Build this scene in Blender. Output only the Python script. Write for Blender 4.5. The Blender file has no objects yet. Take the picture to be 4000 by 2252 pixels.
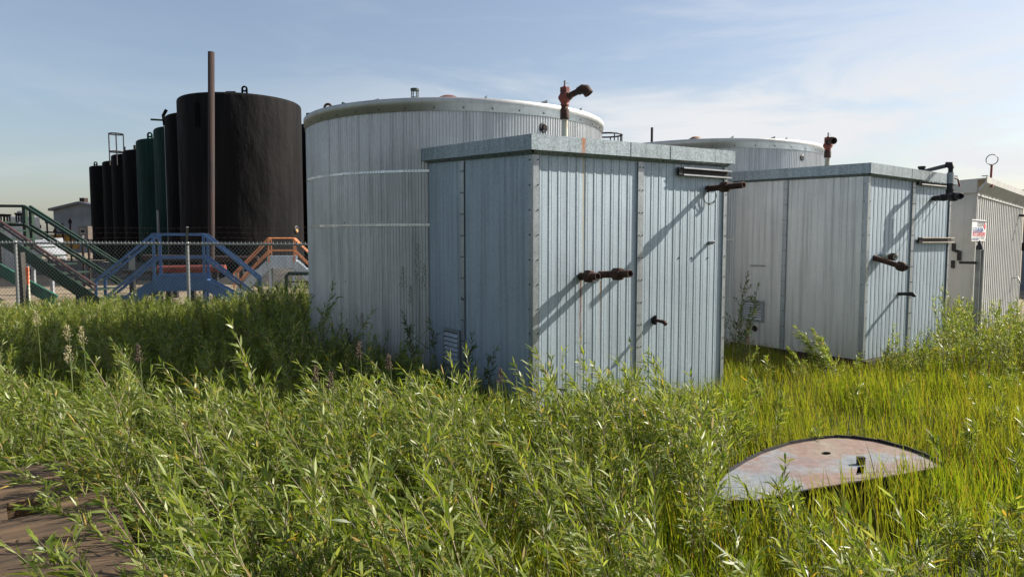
import bpy, math, random
import numpy as np
from mathutils import Vector, Matrix
from mathutils.geometry import tessellate_polygon
R = math.radians
sc = bpy.context.scene
col = sc.collection
# ------------------------------------------------------------------ camera
F_PX = 2740.0; PITCH = R(3.99); EYE = Vector((0, 0, 1.6))
cam = bpy.data.cameras.new('camera'); co = bpy.data.objects.new('camera', cam); col.objects.link(co)
co.location = EYE; co.rotation_euler = (R(90) - PITCH, 0, 0)
cam.sensor_width = 36; cam.lens = 36 * F_PX / 4000; cam.clip_end = 3000; cam.clip_start = .05
sc.camera = co
# ------------------------------------------------------------------ sky, sun, exposure
SUN_AZ, SUN_EL = R(74), R(35.5)
w = bpy.data.worlds.new('World'); sc.world = w; w.use_nodes = True
nt = w.node_tree; N = nt.nodes; Lk = nt.links
for n in list(N): N.remove(n)
out = N.new('ShaderNodeOutputWorld'); bg = N.new('ShaderNodeBackground'); bg.inputs[1].default_value = .067
sky = N.new('ShaderNodeTexSky'); sky.sky_type = 'NISHITA'; sky.sun_disc = False
sky.sun_elevation = SUN_EL; sky.sun_rotation = SUN_AZ; sky.air_density = 1.1; sky.dust_density = 1.6; sky.ozone_density = 2.0
tc = N.new('ShaderNodeTexCoord')
# thin high cloud, thickest low on the right
mp = N.new('ShaderNodeMapping'); mp.inputs['Scale'].default_value = (1.6, 1.6, 9.0); mp.inputs['Rotation'].default_value = (0, R(9), R(20))
Lk.new(tc.outputs['Generated'], mp.inputs['Vector'])
nz = N.new('ShaderNodeTexNoise'); nz.inputs['Scale'].default_value = 1.5; nz.inputs['Detail'].default_value = 7; nz.inputs['Roughness'].default_value = .58
nz.inputs['Distortion'].default_value = .5
Lk.new(mp.outputs[0], nz.inputs['Vector'])
sep = N.new('ShaderNodeSeparateXYZ'); Lk.new(tc.outputs['Generated'], sep.inputs[0])
def mth(op, a, b=None, c=None):
    m = N.new('ShaderNodeMath'); m.operation = op
    for i, q in enumerate((a, b, c)):
        if q is None: continue
        if isinstance(q, (int, float)): m.inputs[i].default_value = q
        else: Lk.new(q, m.inputs[i])
    return m.outputs[0]
def rng(v, a, b, c, d, interp='SMOOTHSTEP'):
    m = N.new('ShaderNodeMapRange'); m.interpolation_type = interp
    Lk.new(v, m.inputs[0])
    for i, q in enumerate((a, b, c, d)): m.inputs[i + 1].default_value = q
    return m.outputs[0]
hx = sep.outputs[0]; hz = sep.outputs[2]
band = mth('MULTIPLY', rng(hz, .02, .09, .25, 1), rng(hz, .15, .27, 1, .34))       # low band of haze cloud
right = rng(hx, -.45, .35, .12, 1)
cov = mth('MULTIPLY', mth('MULTIPLY', band, right), rng(nz.outputs[0], .40, .60, .12, 1))
mix = N.new('ShaderNodeMix'); mix.data_type = 'RGBA'
Lk.new(mth('ADD', mth('MULTIPLY', cov, .92), .10), mix.inputs[0]); Lk.new(sky.outputs[0], mix.inputs[6])
sdot = N.new('ShaderNodeVectorMath'); sdot.operation = 'DOT_PRODUCT'; Lk.new(tc.outputs['Generated'], sdot.inputs[0])
sdot.inputs[1].default_value = (math.sin(SUN_AZ) * math.cos(SUN_EL), math.cos(SUN_AZ) * math.cos(SUN_EL), math.sin(SUN_EL))
glow = rng(sdot.outputs['Value'], .80, 1.0, 1.0, 2.6)                    # cloud is brighter towards the sun
cs = N.new('ShaderNodeVectorMath'); cs.operation = 'SCALE'; cs.inputs[0].default_value = (6.3, 6.5, 6.6); Lk.new(glow, cs.inputs['Scale']); Lk.new(cs.outputs[0], mix.inputs[7])
tint = N.new('ShaderNodeMix'); tint.data_type = 'RGBA'; tint.blend_type = 'MULTIPLY'; tint.inputs[0].default_value = 1
Lk.new(mix.outputs[2], tint.inputs[6]); tint.inputs[7].default_value = (1.0, .985, 1.0, 1)
Lk.new(tint.outputs[2], bg.inputs[0]); Lk.new(bg.outputs[0], out.inputs[0])
sl = bpy.data.lights.new('sun', 'SUN'); so = bpy.data.objects.new('sun', sl); col.objects.link(so)
sl.energy = 5.0; sl.angle = R(.53); sl.color = (1, .93, .82)
sd = Vector((math.sin(SUN_AZ) * math.cos(SUN_EL), math.cos(SUN_AZ) * math.cos(SUN_EL), math.sin(SUN_EL)))
so.rotation_euler = sd.to_track_quat('Z', 'Y').to_euler(); so.location = (20, 10, 20)
sc.view_settings.view_transform = 'Standard'; sc.view_settings.look = 'None'; sc.view_settings.exposure = 1.0; sc.view_settings.gamma = 1
sc.render.engine = 'CYCLES'
sc.cycles.max_bounces = 7; sc.cycles.transparent_max_bounces = 6
# ------------------------------------------------------------------ photo pixel -> point helpers (4000 x 2252 px)
FW = Vector((0, math.cos(PITCH), -math.sin(PITCH))); UP = Vector((0, math.sin(PITCH), math.cos(PITCH)))
def ray(x, y): return Vector(((x - 2000) / F_PX, 0, 0)) - (y - 1126) / F_PX * UP + FW
def atY(x, y, Y): r = ray(x, y); return EYE + r * (Y / r.y)
def atZ(x, y, z): r = ray(x, y); return EYE + r * ((z - 1.6) / r.z)
def proj(p):
    d = Vector(p) - EYE; k = d.dot(FW); return 2000 + F_PX * d.x / k, 1126 - F_PX * d.dot(UP) / k
# ------------------------------------------------------------------ materials
def newmat(name):
    m = bpy.data.materials.new(name); m.use_nodes = True
    return m, m.node_tree, m.node_tree.nodes['Principled BSDF']
def node(nt, t, **k):
    n = nt.nodes.new(t)
    for a, b in k.items():
        if a in n.inputs.keys(): n.inputs[a].default_value = b
        else: setattr(n, a, b)
    return n
def noise(nt, scale, detail=4, vec=(1, 1, 1), rough=.55, loc=(0, 0, 0)):
    t = node(nt, 'ShaderNodeTexCoord'); m = node(nt, 'ShaderNodeMapping'); m.inputs['Scale'].default_value = vec; m.inputs['Location'].default_value = loc
    nt.links.new(t.outputs['Object'], m.inputs[0])
    n = node(nt, 'ShaderNodeTexNoise'); n.inputs['Scale'].default_value = scale; n.inputs['Detail'].default_value = detail; n.inputs['Roughness'].default_value = rough
    nt.links.new(m.outputs[0], n.inputs['Vector']); return n.outputs[0]
def ramp(nt, v, stops):
    r = node(nt, 'ShaderNodeValToRGB'); e = r.color_ramp.elements
    while len(e) < len(stops): e.new(.5)
    for i, (p, c) in enumerate(stops):
        e[i].position = p; e[i].color = (*c, 1) if len(c) == 3 else c
    nt.links.new(v, r.inputs[0]); return r.outputs[0]
def mixc(nt, f, a, b, mode='MIX'):
    m = node(nt, 'ShaderNodeMix'); m.data_type = 'RGBA'; m.blend_type = mode
    for i, q in ((0, f), (6, a), (7, b)):
        if isinstance(q, (int, float)): m.inputs[i].default_value = q
        elif isinstance(q, tuple): m.inputs[i].default_value = (*q, 1)
        else: nt.links.new(q, m.inputs[i])
    return m.outputs[2]
def bump(nt, b, v, s, d=.01):
    n = node(nt, 'ShaderNodeBump'); n.inputs['Strength'].default_value = s; n.inputs['Distance'].default_value = d
    nt.links.new(v, n.inputs['Height']); nt.links.new(n.outputs[0], b.inputs['Normal'])
def g3(v): return (v, v, v)
def paint(name, c, c2=None, rough=.5, metal=0, scale=6, lo=.4, hi=.65, bmp=.1, bscale=40, vec=(1, 1, 1)):
    m, nt, b = newmat(name)
    c2 = c2 or tuple(x * .75 for x in c)
    b.inputs['Base Color'].default_value = (*c, 1)
    nt.links.new(ramp(nt, noise(nt, scale, 6, vec), [(lo, c), (hi, c2)]), b.inputs['Base Color'])
    b.inputs['Roughness'].default_value = rough; b.inputs['Metallic'].default_value = metal
    if bmp: bump(nt, b, noise(nt, bscale, 3), bmp)
    return m
def galv(name, c, metal=.7, rough=.42, rust=None, drip=.5, wave=.25, spang=.12):
    m, nt, b = newmat(name)
    sp = noise(nt, 90, 2); st = noise(nt, 1.0, 5, (16, 16, .45)); big = noise(nt, 1.3, 4)
    a = mixc(nt, 1.0, c, ramp(nt, sp, [(.35, g3(1 - spang * 2)), (.65, g3(1.0))]), 'MULTIPLY')
    a = mixc(nt, drip, a, ramp(nt, st, [(.36, g3(.62)), (.52, g3(1.0)), (.72, g3(1.05))]), 'MULTIPLY')
    a = mixc(nt, .8, a, ramp(nt, big, [(.3, g3(.82)), (.7, g3(1.04))]), 'MULTIPLY')
    if rust:                                     # rust runs that start at a known spot on the wall: (x, z_top, half_width, length)
        t = node(nt, 'ShaderNodeTexCoord'); s = node(nt, 'ShaderNodeSeparateXYZ'); nt.links.new(t.outputs['Object'], s.inputs[0])
        jit = noise(nt, 14, 3, (.2, .2, 1))
        for (rx, rz, hw, ln, col_) in rust:
            def mt(op, p, q):
                k = node(nt, 'ShaderNodeMath'); k.operation = op
                for i, v in enumerate((p, q)):
                    if isinstance(v, (int, float)): k.inputs[i].default_value = v
                    else: nt.links.new(v, k.inputs[i])
                return k.outputs[0]
            def mr(v, a0, a1, b0, b1):
                k = node(nt, 'ShaderNodeMapRange'); nt.links.new(v, k.inputs[0])
                for i, q in enumerate((a0, a1, b0, b1)): k.inputs[i + 1].default_value = q
                return k.outputs[0]
            xx = mt('ADD', s.outputs[0], mt('MULTIPLY', mt('SUBTRACT', jit, .5), hw * 1.2))
            fx = mr(mt('ABSOLUTE', mt('SUBTRACT', xx, rx), 0), 0, hw, 1, 0)
            fz = mt('MULTIPLY', mr(s.outputs[2], rz - ln, rz, 0.15, 1), mt('MULTIPLY', mr(s.outputs[2], rz, rz + .02, 1, 0), mr(s.outputs[2], rz - ln * 1.05, rz - ln, 0, 1)))
            f = mt('MULTIPLY', mt('MULTIPLY', fx, fz), mr(noise(nt, 5, 4, (2, 2, 1)), .3, .55, .5, 1.0))
            a = mixc(nt, mt('MINIMUM', mt('MULTIPLY', f, 1.3), .85), a, col_)
    nt.links.new(a, b.inputs['Base Color'])
    b.inputs['Metallic'].default_value = metal
    nt.links.new(ramp(nt, noise(nt, 25, 4), [(.3, g3(rough - .07)), (.7, g3(rough + .1))]), b.inputs['Roughness'])
    bump(nt, b, noise(nt, 3.0, 3, (1, 1, .6)), wave, .02)
    return m
RUST = (.16, .06, .025)
m_rust = paint('rusty_iron', (.030, .014, .010), (.085, .034, .018), .75, .25, 14, .42, .68, .5, 60)
m_rust2 = paint('rusty_red_steel', (.024, .009, .007), (.012, .006, .005), .85, 0, 5, .4, .65, .3, 60, (1, 1, .3))
m_redv = paint('worn_red_paint', (.22, .045, .028), (.07, .02, .015), .6, .1, 16, .45, .7, .3)
m_cream = paint('cream_paint_rust', (.42, .42, .33), (.20, .10, .045), .6, 0, 12, .55, .72, .2, 40, (1, 1, .4))
m_black = paint('black_iron', (.012, .012, .014), (.035, .022, .018), .6, .2, 20, .5, .75, .3)
m_zinc = galv('zinc_wall', (.42, .495, .555), .66, .62)
m_zinc_trim = galv('zinc_trim', (.36, .39, .41), .6, .42, drip=.3)
m_fascia = galv('weathered_zinc_fascia', (.36, .42, .45), .75, .52, drip=.55, spang=.22)
m_alu = galv('ribbed_aluminium', (.60, .605, .60), .75, .52, drip=.6, wave=.15, spang=.03)
m_alu_trim = galv('aluminium_flashing', (.50, .50, .49), .75, .55, drip=.3, spang=.03)
m_strap = paint('bright_strap', (.55, .56, .58), (.40, .40, .41), .24, 1, 3, bmp=.2, bscale=2)
m_beige = paint('beige_grey_siding', (.50, .485, .455), (.43, .42, .40), .55, .05, 2.5, bmp=.05)
m_beige_d = paint('beige_grey_trim', (.46, .45, .42), (.38, .37, .35), .5, .1, 4, bmp=.05)
m_dark = paint('flat_black', (.012, .012, .012), rough=.9, bmp=0)
m_screw = paint('screw_heads', (.05, .045, .04), rough=.5, metal=.5, bmp=0)
m_steel = galv('galvanised_tube', (.30, .31, .31), .6, .45, drip=.2)
m_white = paint('white_enamel', (.75, .75, .74), (.62, .62, .60), .4, 0, 4, bmp=.03)
def tankmat(name, c, c2, rough=.55):
    m, nt, b = newmat(name)
    st = noise(nt, 1.0, 6, (2.2, 2.2, .16)); fl = noise(nt, 1.0, 5, (6, 6, .5), loc=(3, 1, 0))
    a = ramp(nt, st, [(.38, c), (.66, c2)])
    a = mixc(nt, .7, a, ramp(nt, fl, [(.35, g3(.6)), (.7, g3(1.2))]), 'MULTIPLY')
    nt.links.new(a, b.inputs['Base Color']); b.inputs['Roughness'].default_value = rough; b.inputs['Specular IOR Level'].default_value = .12
    bump(nt, b, noise(nt, 1.1, 5, (1, 1, .45)), .55, .25)
    return m
m_tblack = tankmat('black_foam_coating', (.004, .004, .0045), (.011, .010, .010), .8)
m_tblack2 = tankmat('black_tank_paint', (.001, .001, .0012), (.002, .002, .002), .9)
m_tgreen = tankmat('dark_green_tank_paint', (.004, .024, .017), (.007, .034, .026), .8)
m_ttan = tankmat('tan_tank_paint', (.12, .105, .09), (.09, .08, .07))
m_green = paint('green_handrail_paint', (.010, .036, .022), (.018, .026, .016), .5, .1, 8)
m_green_b = paint('bright_green_paint', (.02, .12, .075), (.02, .06, .045), .5, 0, 6)
m_tread = paint('pale_tread_edge', (.22, .30, .14), (.12, .18, .09), .6)
m_maroon = paint('maroon_rail', (.085, .035, .035), (.05, .03, .03), .5)
m_blue = paint('blue_steel_paint', (.055, .125, .27), (.035, .075, .17), .5, .05, 7, .45, .75)
m_orange = paint('orange_pipe_paint', (.78, .30, .12), (.52, .19, .08), .55, 0, 10)
m_silver = galv('silver_checker_plate', (.58, .66, .72), .35, .5)
# ------------------------------------------------------------------ mesh builder
class MB:
    def __init__(s): s.v = []; s.f = []; s.mi = []; s.sm = []; s.m = 0; s.s = False
    def add(s, vs, fs):
        o = len(s.v); s.v += [tuple(v) for v in vs]
        for f in fs: s.f.append([i + o for i in f]); s.mi.append(s.m); s.sm.append(s.s)
        return s
    def box(s, x0, x1, y0, y1, z0, z1):
        return s.hexa([(x0, y0, z0), (x1, y0, z0), (x1, y1, z0), (x0, y1, z0)], [(x0, y0, z1), (x1, y0, z1), (x1, y1, z1), (x0, y1, z1)])
    def hexa(s, a, b):
        t = s.s; s.s = False
        n = len(a); s.add(list(a) + list(b), [list(range(n))[::-1], list(range(n, 2 * n))] + [[i, (i + 1) % n, (i + 1) % n + n, i + n] for i in range(n)])
        s.s = t; return s
    def bar(s, p, q, w_, h_, up=(0, 0, 1)):
        p, q = Vector(p), Vector(q); d = (q - p).normalized(); u = Vector(up)
        a = d.cross(u)
        if a.length < 1e-4: a = d.cross(Vector((1, 0, 0)))
        a.normalize(); u = a.cross(d).normalized(); a = a * w_ / 2; u = u * h_ / 2
        return s.hexa([p - a - u, p + a - u, p + a + u, p - a + u], [q - a - u, q + a - u, q + a + u, q - a + u])
    def tube(s, pts, r, n=10, cap=True):
        pts = [Vector(p) for p in pts]; rs = r if isinstance(r, (list, tuple)) else [r] * len(pts)
        vs = []; fs = []; prev = None
        for i, p in enumerate(pts):
            d = (pts[min(i + 1, len(pts) - 1)] - pts[max(i - 1, 0)]).normalized()
            if prev is None:
                a = d.cross(Vector((0, 0, 1)))
                if a.length < .05: a = d.cross(Vector((1, 0, 0)))
            else: a = prev - d * prev.dot(d)
            a.normalize(); prev = a; b = d.cross(a)
            for k in range(n):
                t = 2 * math.pi * k / n; vs.append(p + (a * math.cos(t) + b * math.sin(t)) * rs[i])
        for i in range(len(pts) - 1):
            for k in range(n): fs.append([i * n + k, i * n + (k + 1) % n, (i + 1) * n + (k + 1) % n, (i + 1) * n + k])
        t = s.s; s.s = n > 6; s.add(vs, fs); s.s = t
        if cap:
            o = len(vs) - n; s.add(vs[:n], [list(range(n))[::-1]]); s.add(vs[o:], [list(range(n))])
        return s
    def lathe(s, p, d, prof, n=14, smooth=None):
        p = Vector(p); d = Vector(d).normalized(); a = d.cross(Vector((0, 0, 1)))
        if a.length < .05: a = Vector((1, 0, 0)) - d * d.x
        a.normalize(); b = d.cross(a); vs = []; fs = []
        for (t, r) in prof:
            for k in range(n):
                th = 2 * math.pi * (k + .5) / n; vs.append(p + d * t + (a * math.cos(th) + b * math.sin(th)) * r)
        for i in range(len(prof) - 1):
            for k in range(n): fs.append([i * n + k, i * n + (k + 1) % n, (i + 1) * n + (k + 1) % n, (i + 1) * n + k])
        t = s.s; s.s = (n > 8) if smooth is None else smooth; s.add(vs, fs); s.s = t
        return s
    def ring(s, c, r, rr, axis=(0, 0, 1), n=24, m=6, a0=0, a1=2 * math.pi):
        c = Vector(c); z = Vector(axis).normalized(); x = z.cross(Vector((.3, .2, 1)));
        if x.length < .1: x = z.cross(Vector((1, 0, 0)))
        x.normalize(); y = z.cross(x)
        full = abs(a1 - a0 - 2 * math.pi) < 1e-6
        return s.tube([c + (x * math.cos(t) + y * math.sin(t)) * r for t in np.linspace(a0, a1, n + 1)], rr, m, not full)
    def build(s, name, mats, parent=None, loc=None, bevel=0):
        me = bpy.data.meshes.new(name); me.from_pydata(s.v, [], s.f)
        if not isinstance(mats, (list, tuple)): mats = [mats]
        for m in mats: me.materials.append(m)
        me.polygons.foreach_set('material_index', s.mi); me.polygons.foreach_set('use_smooth', s.sm); me.update()
        o = bpy.data.objects.new(name, me); col.objects.link(o)
        if parent: o.parent = parent
        if loc: o.location = loc
        if bevel:
            b = o.modifiers.new('bevel', 'BEVEL'); b.width = bevel; b.segments = 2; b.limit_method = 'ANGLE'
        return o
def tag(o, label=None, cat=None, group=None, kind=None):
    if label: o['label'] = label
    if cat: o['category'] = cat
    if group: o['group'] = group
    if kind: o['kind'] = kind
    return o
def empty(name, loc=(0, 0, 0), rz=0, label=None, cat=None, group=None):
    o = bpy.data.objects.new(name, None); col.objects.link(o); o.location = loc; o.rotation_euler = (0, 0, rz); o.empty_display_size = .2
    return tag(o, label, cat, group)
def kids(o): return [c for c in bpy.data.objects if c.parent == o]
def copy_tree(o, parent=None):
    ch = kids(o); c = o.copy(); col.objects.link(c)
    if parent: c.parent = parent
    for k in ch: copy_tree(k, c)
    return c
random.seed(4); rs = np.random.default_rng(11)
# ------------------------------------------------------------------ ground
def gz(x, y):
    x = np.asarray(x, float); y = np.asarray(y, float)
    s = 1 / (1 + np.exp(-(x - 2.6) * 1.6)); near = 1 / (1 + np.exp(-(13 - y) * 1.5))
    return -.10 * near - .09 * s * near + .02 * np.sin(x * 1.7 + y) * near - .02
def make_ground():
    xs = np.concatenate([[-900, -300, -120, -60, -30], np.arange(-20, 20.1, .5), [30, 60, 120, 300, 900]])
    ys = np.concatenate([[-900, -200, -60, -20], np.arange(-8, 24.1, .5), [30, 40, 60, 100, 200, 400, 1500]])
    X, Y = np.meshgrid(xs, ys); Z = gz(X, Y); nx = len(xs)
    vs = np.stack([X.ravel(), Y.ravel(), Z.ravel()], 1).tolist()
    fs = [[j * nx + i, j * nx + i + 1, (j + 1) * nx + i + 1, (j + 1) * nx + i] for j in range(len(ys) - 1) for i in range(nx - 1)]
    m, nt, b = newmat('ground_soil')
    soil = ramp(nt, noise(nt, 3.0, 8), [(.3, (.028, .030, .012)), (.55, (.05, .06, .02)), (.75, (.09, .075, .04))])
    grav = ramp(nt, noise(nt, .9, 9, rough=.65), [(.34, (.13, .10, .07)), (.5, (.21, .165, .11)), (.7, (.28, .225, .15))])
    t = node(nt, 'ShaderNodeTexCoord'); s = node(nt, 'ShaderNodeSeparateXYZ'); nt.links.new(t.outputs['Object'], s.inputs[0])
    k = node(nt, 'ShaderNodeMapRange'); nt.links.new(s.outputs[1], k.inputs[0])
    for i, q in enumerate((13.5, 15.5, 0, 1)): k.inputs[i + 1].default_value = q
    nt.links.new(mixc(nt, k.outputs[0], soil, grav), b.inputs['Base Color']); b.inputs['Roughness'].default_value = .95
    bump(nt, b, noise(nt, 14, 6), .6, .05)
    mb = MB(); mb.s = True; mb.add(vs, fs); tag(mb.build('ground', m), kind='structure')
make_ground()
# ------------------------------------------------------------------ sheds
RIB = [(0, 0), (.054, 0), (.058, -.0042), (.072, -.0042), (.076, 0), (.087, 0), (.089, -.0015), (.094, -.0015), (.096, 0)]
def corrugated(mb, L, zb, zt, axis, pitch=.1, prof=RIB, off=0, sign=1, start=0):
    """vertical sheet along x (axis 0, outward -y) or y (axis 1, outward -x); zb, zt = heights at both ends"""
    pts = []; k = pitch / .1; u = start
    while u < L:
        for (a, d) in prof:
            t = u + a * k
            if start <= t <= L: pts.append((t, d))
        u += pitch
    pts.append((L, 0)); vs = []; fs = []
    for (t, d) in pts:
        f = t / L
        for z in (zb[0] + (zb[1] - zb[0]) * f, zt[0] + (zt[1] - zt[0]) * f):
            vs.append((t, off + d, z) if axis == 0 else (off + d, t, z))
    for i in range(len(pts) - 1):
        q = [2 * i, 2 * i + 2, 2 * i + 3, 2 * i + 1]; fs.append(q if axis == 0 else q[::-1])
    mb.add(vs, fs)
class Frame:
    def __init__(s, px, Y, az):
        p = atY(px, 935, Y); s.o = Vector((p.x, p.y, 0)); s.az = R(az)
        s.r = Vector((math.sin(s.az), math.cos(s.az), 0)); s.l = Vector((-s.r.y, s.r.x, 0)); s.rz = math.pi / 2 - s.az
    def loc(s, W): d = Vector(W) - s.o; return Vector((d.dot(s.r), d.dot(s.l), d.z))
    def world(s, x, y, z): return s.o + s.r * x + s.l * y + Vector((0, 0, z))
    def fr(s, px, py, y=0):      # point of the plane local y = const seen at the pixel
        d = ray(px, py); t = (y - (EYE - s.o).dot(s.l)) / d.dot(s.l); return s.loc(EYE + d * t)
    def lf(s, px, py, x=0):
        d = ray(px, py); t = (x - (EYE - s.o).dot(s.r)) / d.dot(s.r); return s.loc(EYE + d * t)
def pipe(parent, name, p, q, r, mat, unions=(), n=14, mat2=None, hollow=True):
    p, q = Vector(p), Vector(q); d = q - p; L = d.length; mb = MB()
    if hollow: mb.lathe(p, d, [(0, r), (L, r), (L, r * .80), (L - min(.12, L * .6), r * .80), (L - min(.12, L * .6), 0)], n)
    else: mb.lathe(p, d, [(0, r), (L, r), (L, 0)], n)
    o = mb.build(name, mat, parent)
    for (t0, t1, rr, k) in unions:
        u = MB(); a, b = t0 * L, t1 * L; e = (b - a) * .22
        u.lathe(p, d, [(a, r * 1.02), (a, rr * .78), (a + e, rr), (b - e, rr), (b, rr * .8), (b, r * 1.02)], k, False)
        u.build('union_nut', mat2 or mat, o)
    return o
def flange(parent, p, d, r, mat):
    mb = MB(); mb.lathe(Vector(p), d, [(.002, r * 1.5), (.012, r * 1.5), (.016, r), (.016, 0)], 12); mb.build('collar', mat, parent)
def screws(mb, pts, d, r=.0065, h=.007):
    old = mb.m; mb.m = 1
    for p in pts: mb.lathe(p, d, [(0, r), (h, r * .9), (h, 0)], 6, False)
    mb.m = old
def louver(fr, parent, y0, y1, z0, z1, mat):
    """on the left wall (x = 0), frame and tilted blades"""
    f = MB(); t = .035; x = -.026
    f.box(x, -.012, y0, y1, z0, z0 + t); f.box(x, -.012, y0, y1, z1 - t, z1); f.box(x, -.012, y0, y0 + t, z0 + t, z1 - t); f.box(x, -.012, y1 - t, y1, z0 + t, z1 - t)
    f.m = 1; f.box(-.0115, -.0108, y0 + .01, y1 - .01, z0 + .01, z1 - .01)  # black sheet over the wall stands in for the shaded gaps between blades
    o = f.build('louver', [mat, m_dark], parent)
    b = MB(); n = 7; hh = (z1 - z0 - 2 * t) / n
    for k in range(n):
        z = z0 + t + k * hh
        b.hexa([(-.034, y0 + t, z), (-.034, y1 - t, z), (-.030, y1 - t, z), (-.030, y0 + t, z)], [(-.016, y0 + t, z + hh * .75), (-.016, y1 - t, z + hh * .75), (-.013, y1 - t, z + hh * .75), (-.013, y0 + t, z + hh * .75)])
    b.build('blades', mat, o)
def strut(parent, x0, x1, z, h, mat, y=-.014):
    mb = MB(); d = .045
    mb.box(x0, x1, y - .004, y, z, z + h)                      # back web
    mb.box(x0, x1, y - d, y - .0045, z, z + .004); mb.box(x0, x1, y - d, y - .0045, z + h - .004, z + h)
    mb.m = 1
    mb.box(x0 + .03, x1, y - d - .004, y - d - .0002, z - .004, z + .010); mb.box(x0 + .03, x1, y - d - .004, y - d - .0002, z + h - .010, z + h + .004)
    mb.m = 0; mb.hexa([(x0 - .02, y - .006, z - .006), (x0 + .03, y - .006, z - .006), (x0 + .03, y - .03, z), (x0 - .02, y - .03, z)], [(x0 - .02, y - .006, z + h + .006), (x0 + .03, y - .006, z + h + .006), (x0 + .03, y - .03, z + h), (x0 - .02, y - .03, z + h)])
    return mb.build('strut_channel', [m_black, m_strap], parent)
def shed(fr, label, Lr, Ll, top, bot, wall_top_drop, seam_x, seam_y, wallmat, wallmat_l, trim, fascia, pitch, zbase=0, fh=.135, group=None):
    """top: heights of the roof edge at (left end, near corner, right end)"""
    root = empty('pump_shed', fr.o + Vector((0, 0, 0)), fr.rz, label, 'shed', group)
    zl, zn, zr = top
    wl, wn, wr = zl - fh + .03, zn - fh + .03, zr - fh + .03
    mb = MB(); corrugated(mb, Lr, (zbase, zbase), (wn, wr), 0, pitch)
    mb.build('front_wall', wallmat, root)
    mb = MB(); corrugated(mb, Ll, (zbase, zbase), (wn, wl), 1, pitch * 1.0)
    mb.build('side_wall', wallmat_l, root)
    zb_ = wr + wl - wn
    mb = MB(); mb.add([(Lr, .0, zbase), (Lr, Ll, zbase), (Lr, Ll, zb_), (Lr, 0, wr)], [[0, 1, 2, 3]]); mb.add([(Lr, Ll, zbase), (0, Ll, zbase), (0, Ll, wl), (Lr, Ll, zb_)], [[0, 1, 2, 3]])
    mb.build('rear_walls', wallmat_l, root)
    # roof sheet + fascia (parapet flashing standing proud of the wall)
    e = .06; mb = MB()
    a = [(-e, -e, zn), (Lr + e, -e, zr), (Lr + e, Ll + e, zr + zl - zn), (-e, Ll + e, zl)]
    mb.hexa([(x, y, z - .02) for x, y, z in a], [(x, y, z - .004) for x, y, z in a]); mb.build('roof', wallmat, root)
    mb = MB(); t = .012
    def strip(A, B, nrm):
        A, B, nrm = Vector(A), Vector(B), Vector(nrm) * t; dn = Vector((0, 0, -fh))
        mb.hexa([A + dn, B + dn, B + dn + nrm, A + dn + nrm], [A, B, B + nrm, A + nrm])
    strip((-e, -e - t, zn), (Lr + e, -e - t, zr), (0, -1, 0)) if False else None
    strip((-e - t, -e, zn), (Lr + e, -e, zr), (0, -1, 0)); strip((-e, -e, zn), (-e, Ll + e, zl), (-1, 0, 0))
    strip((Lr + e, -e, zr), (Lr + e, Ll + e, zr + zl - zn), (1, 0, 0)); strip((-e, Ll + e, zl), (Lr + e, Ll + e, zr + zl - zn), (0, 1, 0))
    # lower lip against the wall, with screws
    lz = .030
    mb.hexa([(-.012, -.016, wn - lz - .03), (Lr, -.016, wr - lz - .03), (Lr, -.012, wr - lz - .03), (-.012, -.012, wn - lz - .03)], [(-.03, -e - .002, wn - .027), (Lr + .02, -e - .002, wr - .027), (Lr + .02, -e + .004, wr - .027), (-.03, -e + .004, wn - .027)])
    mb.hexa([(-.016, -.012, wn - lz - .03), (-.016, Ll, wl - lz - .03), (-.012, Ll, wl - lz - .03), (-.012, -.012, wn - lz - .03)], [(-e - .002, -.03, wn - .027), (-e - .002, Ll, wl - .027), (-e + .004, Ll, wl - .027), (-e + .004, -.03, wn - .027)])
    n = 9
    screws(mb, [(Lr * (k + .5) / n, -.036, wn + (wr - wn) * (k + .5) / n - .045) for k in range(n)], (0, -1, -.3))
    screws(mb, [(-.036, Ll * (k + .5) / n, wn + (wl - wn) * (k + .5) / n - .045) for k in range(n)], (-1, 0, -.3))
    mb.m = 0
    jx = [Lr * .43, Lr * .64]
    for x in jx: mb.box(x, x + .004, -e - t - .003, -e - t - .0005, zn + (zr - zn) * x / Lr - fh + .004, zn + (zr - zn) * x / Lr - .004)
    mb.build('fascia', [fascia, m_screw], root)
    # corner trim
    tw = .045; mb = MB()
    mb.box(-.016, tw, -.018, -.0135, zbase, wn - lz - .035); mb.box(-.018, -.0135, -.018, tw, zbase, wn - lz - .035)
    zs = np.arange(zbase + .12, wn - .1, .22)
    screws(mb, [(tw * .75, -.018, z) for z in zs], (0, -1, 0)); screws(mb, [(-.018, tw * .75, z) for z in zs], (-1, 0, 0))
    mb.build('corner_trim', [trim, m_screw], root)
    mb = MB(); mb.box(Lr - .045, Lr + .004, -.018, -.0135, zbase, wr - lz - .035); mb.box(Lr + .001, Lr + .005, -.0135, .05, zbase, wr - lz - .035)
    screws(mb, [(Lr - .012, -.018, z) for z in zs], (0, -1, 0)); mb.build('corner_trim', [trim, m_screw], root)
    mb = MB(); sw = .07; zt_ = wn + (wr - wn) * seam_x / Lr - lz - .036
    mb.box(seam_x, seam_x + sw, -.0175, -.0135, zbase, zt_); mb.box(seam_x - .004, seam_x + .001, -.019, -.0005, zbase, zt_)
    screws(mb, [(seam_x + .018, -.0175, z) for z in zs] + [(seam_x + sw - .012, -.0175, z) for z in zs], (0, -1, 0)); mb.build('seam_strip', [trim, m_screw], root)
    mb = MB(); zt_ = wn + (wl - wn) * seam_y / Ll - lz - .036
    mb.box(-.0175, -.0135, seam_y, seam_y + sw, zbase, zt_)
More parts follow.
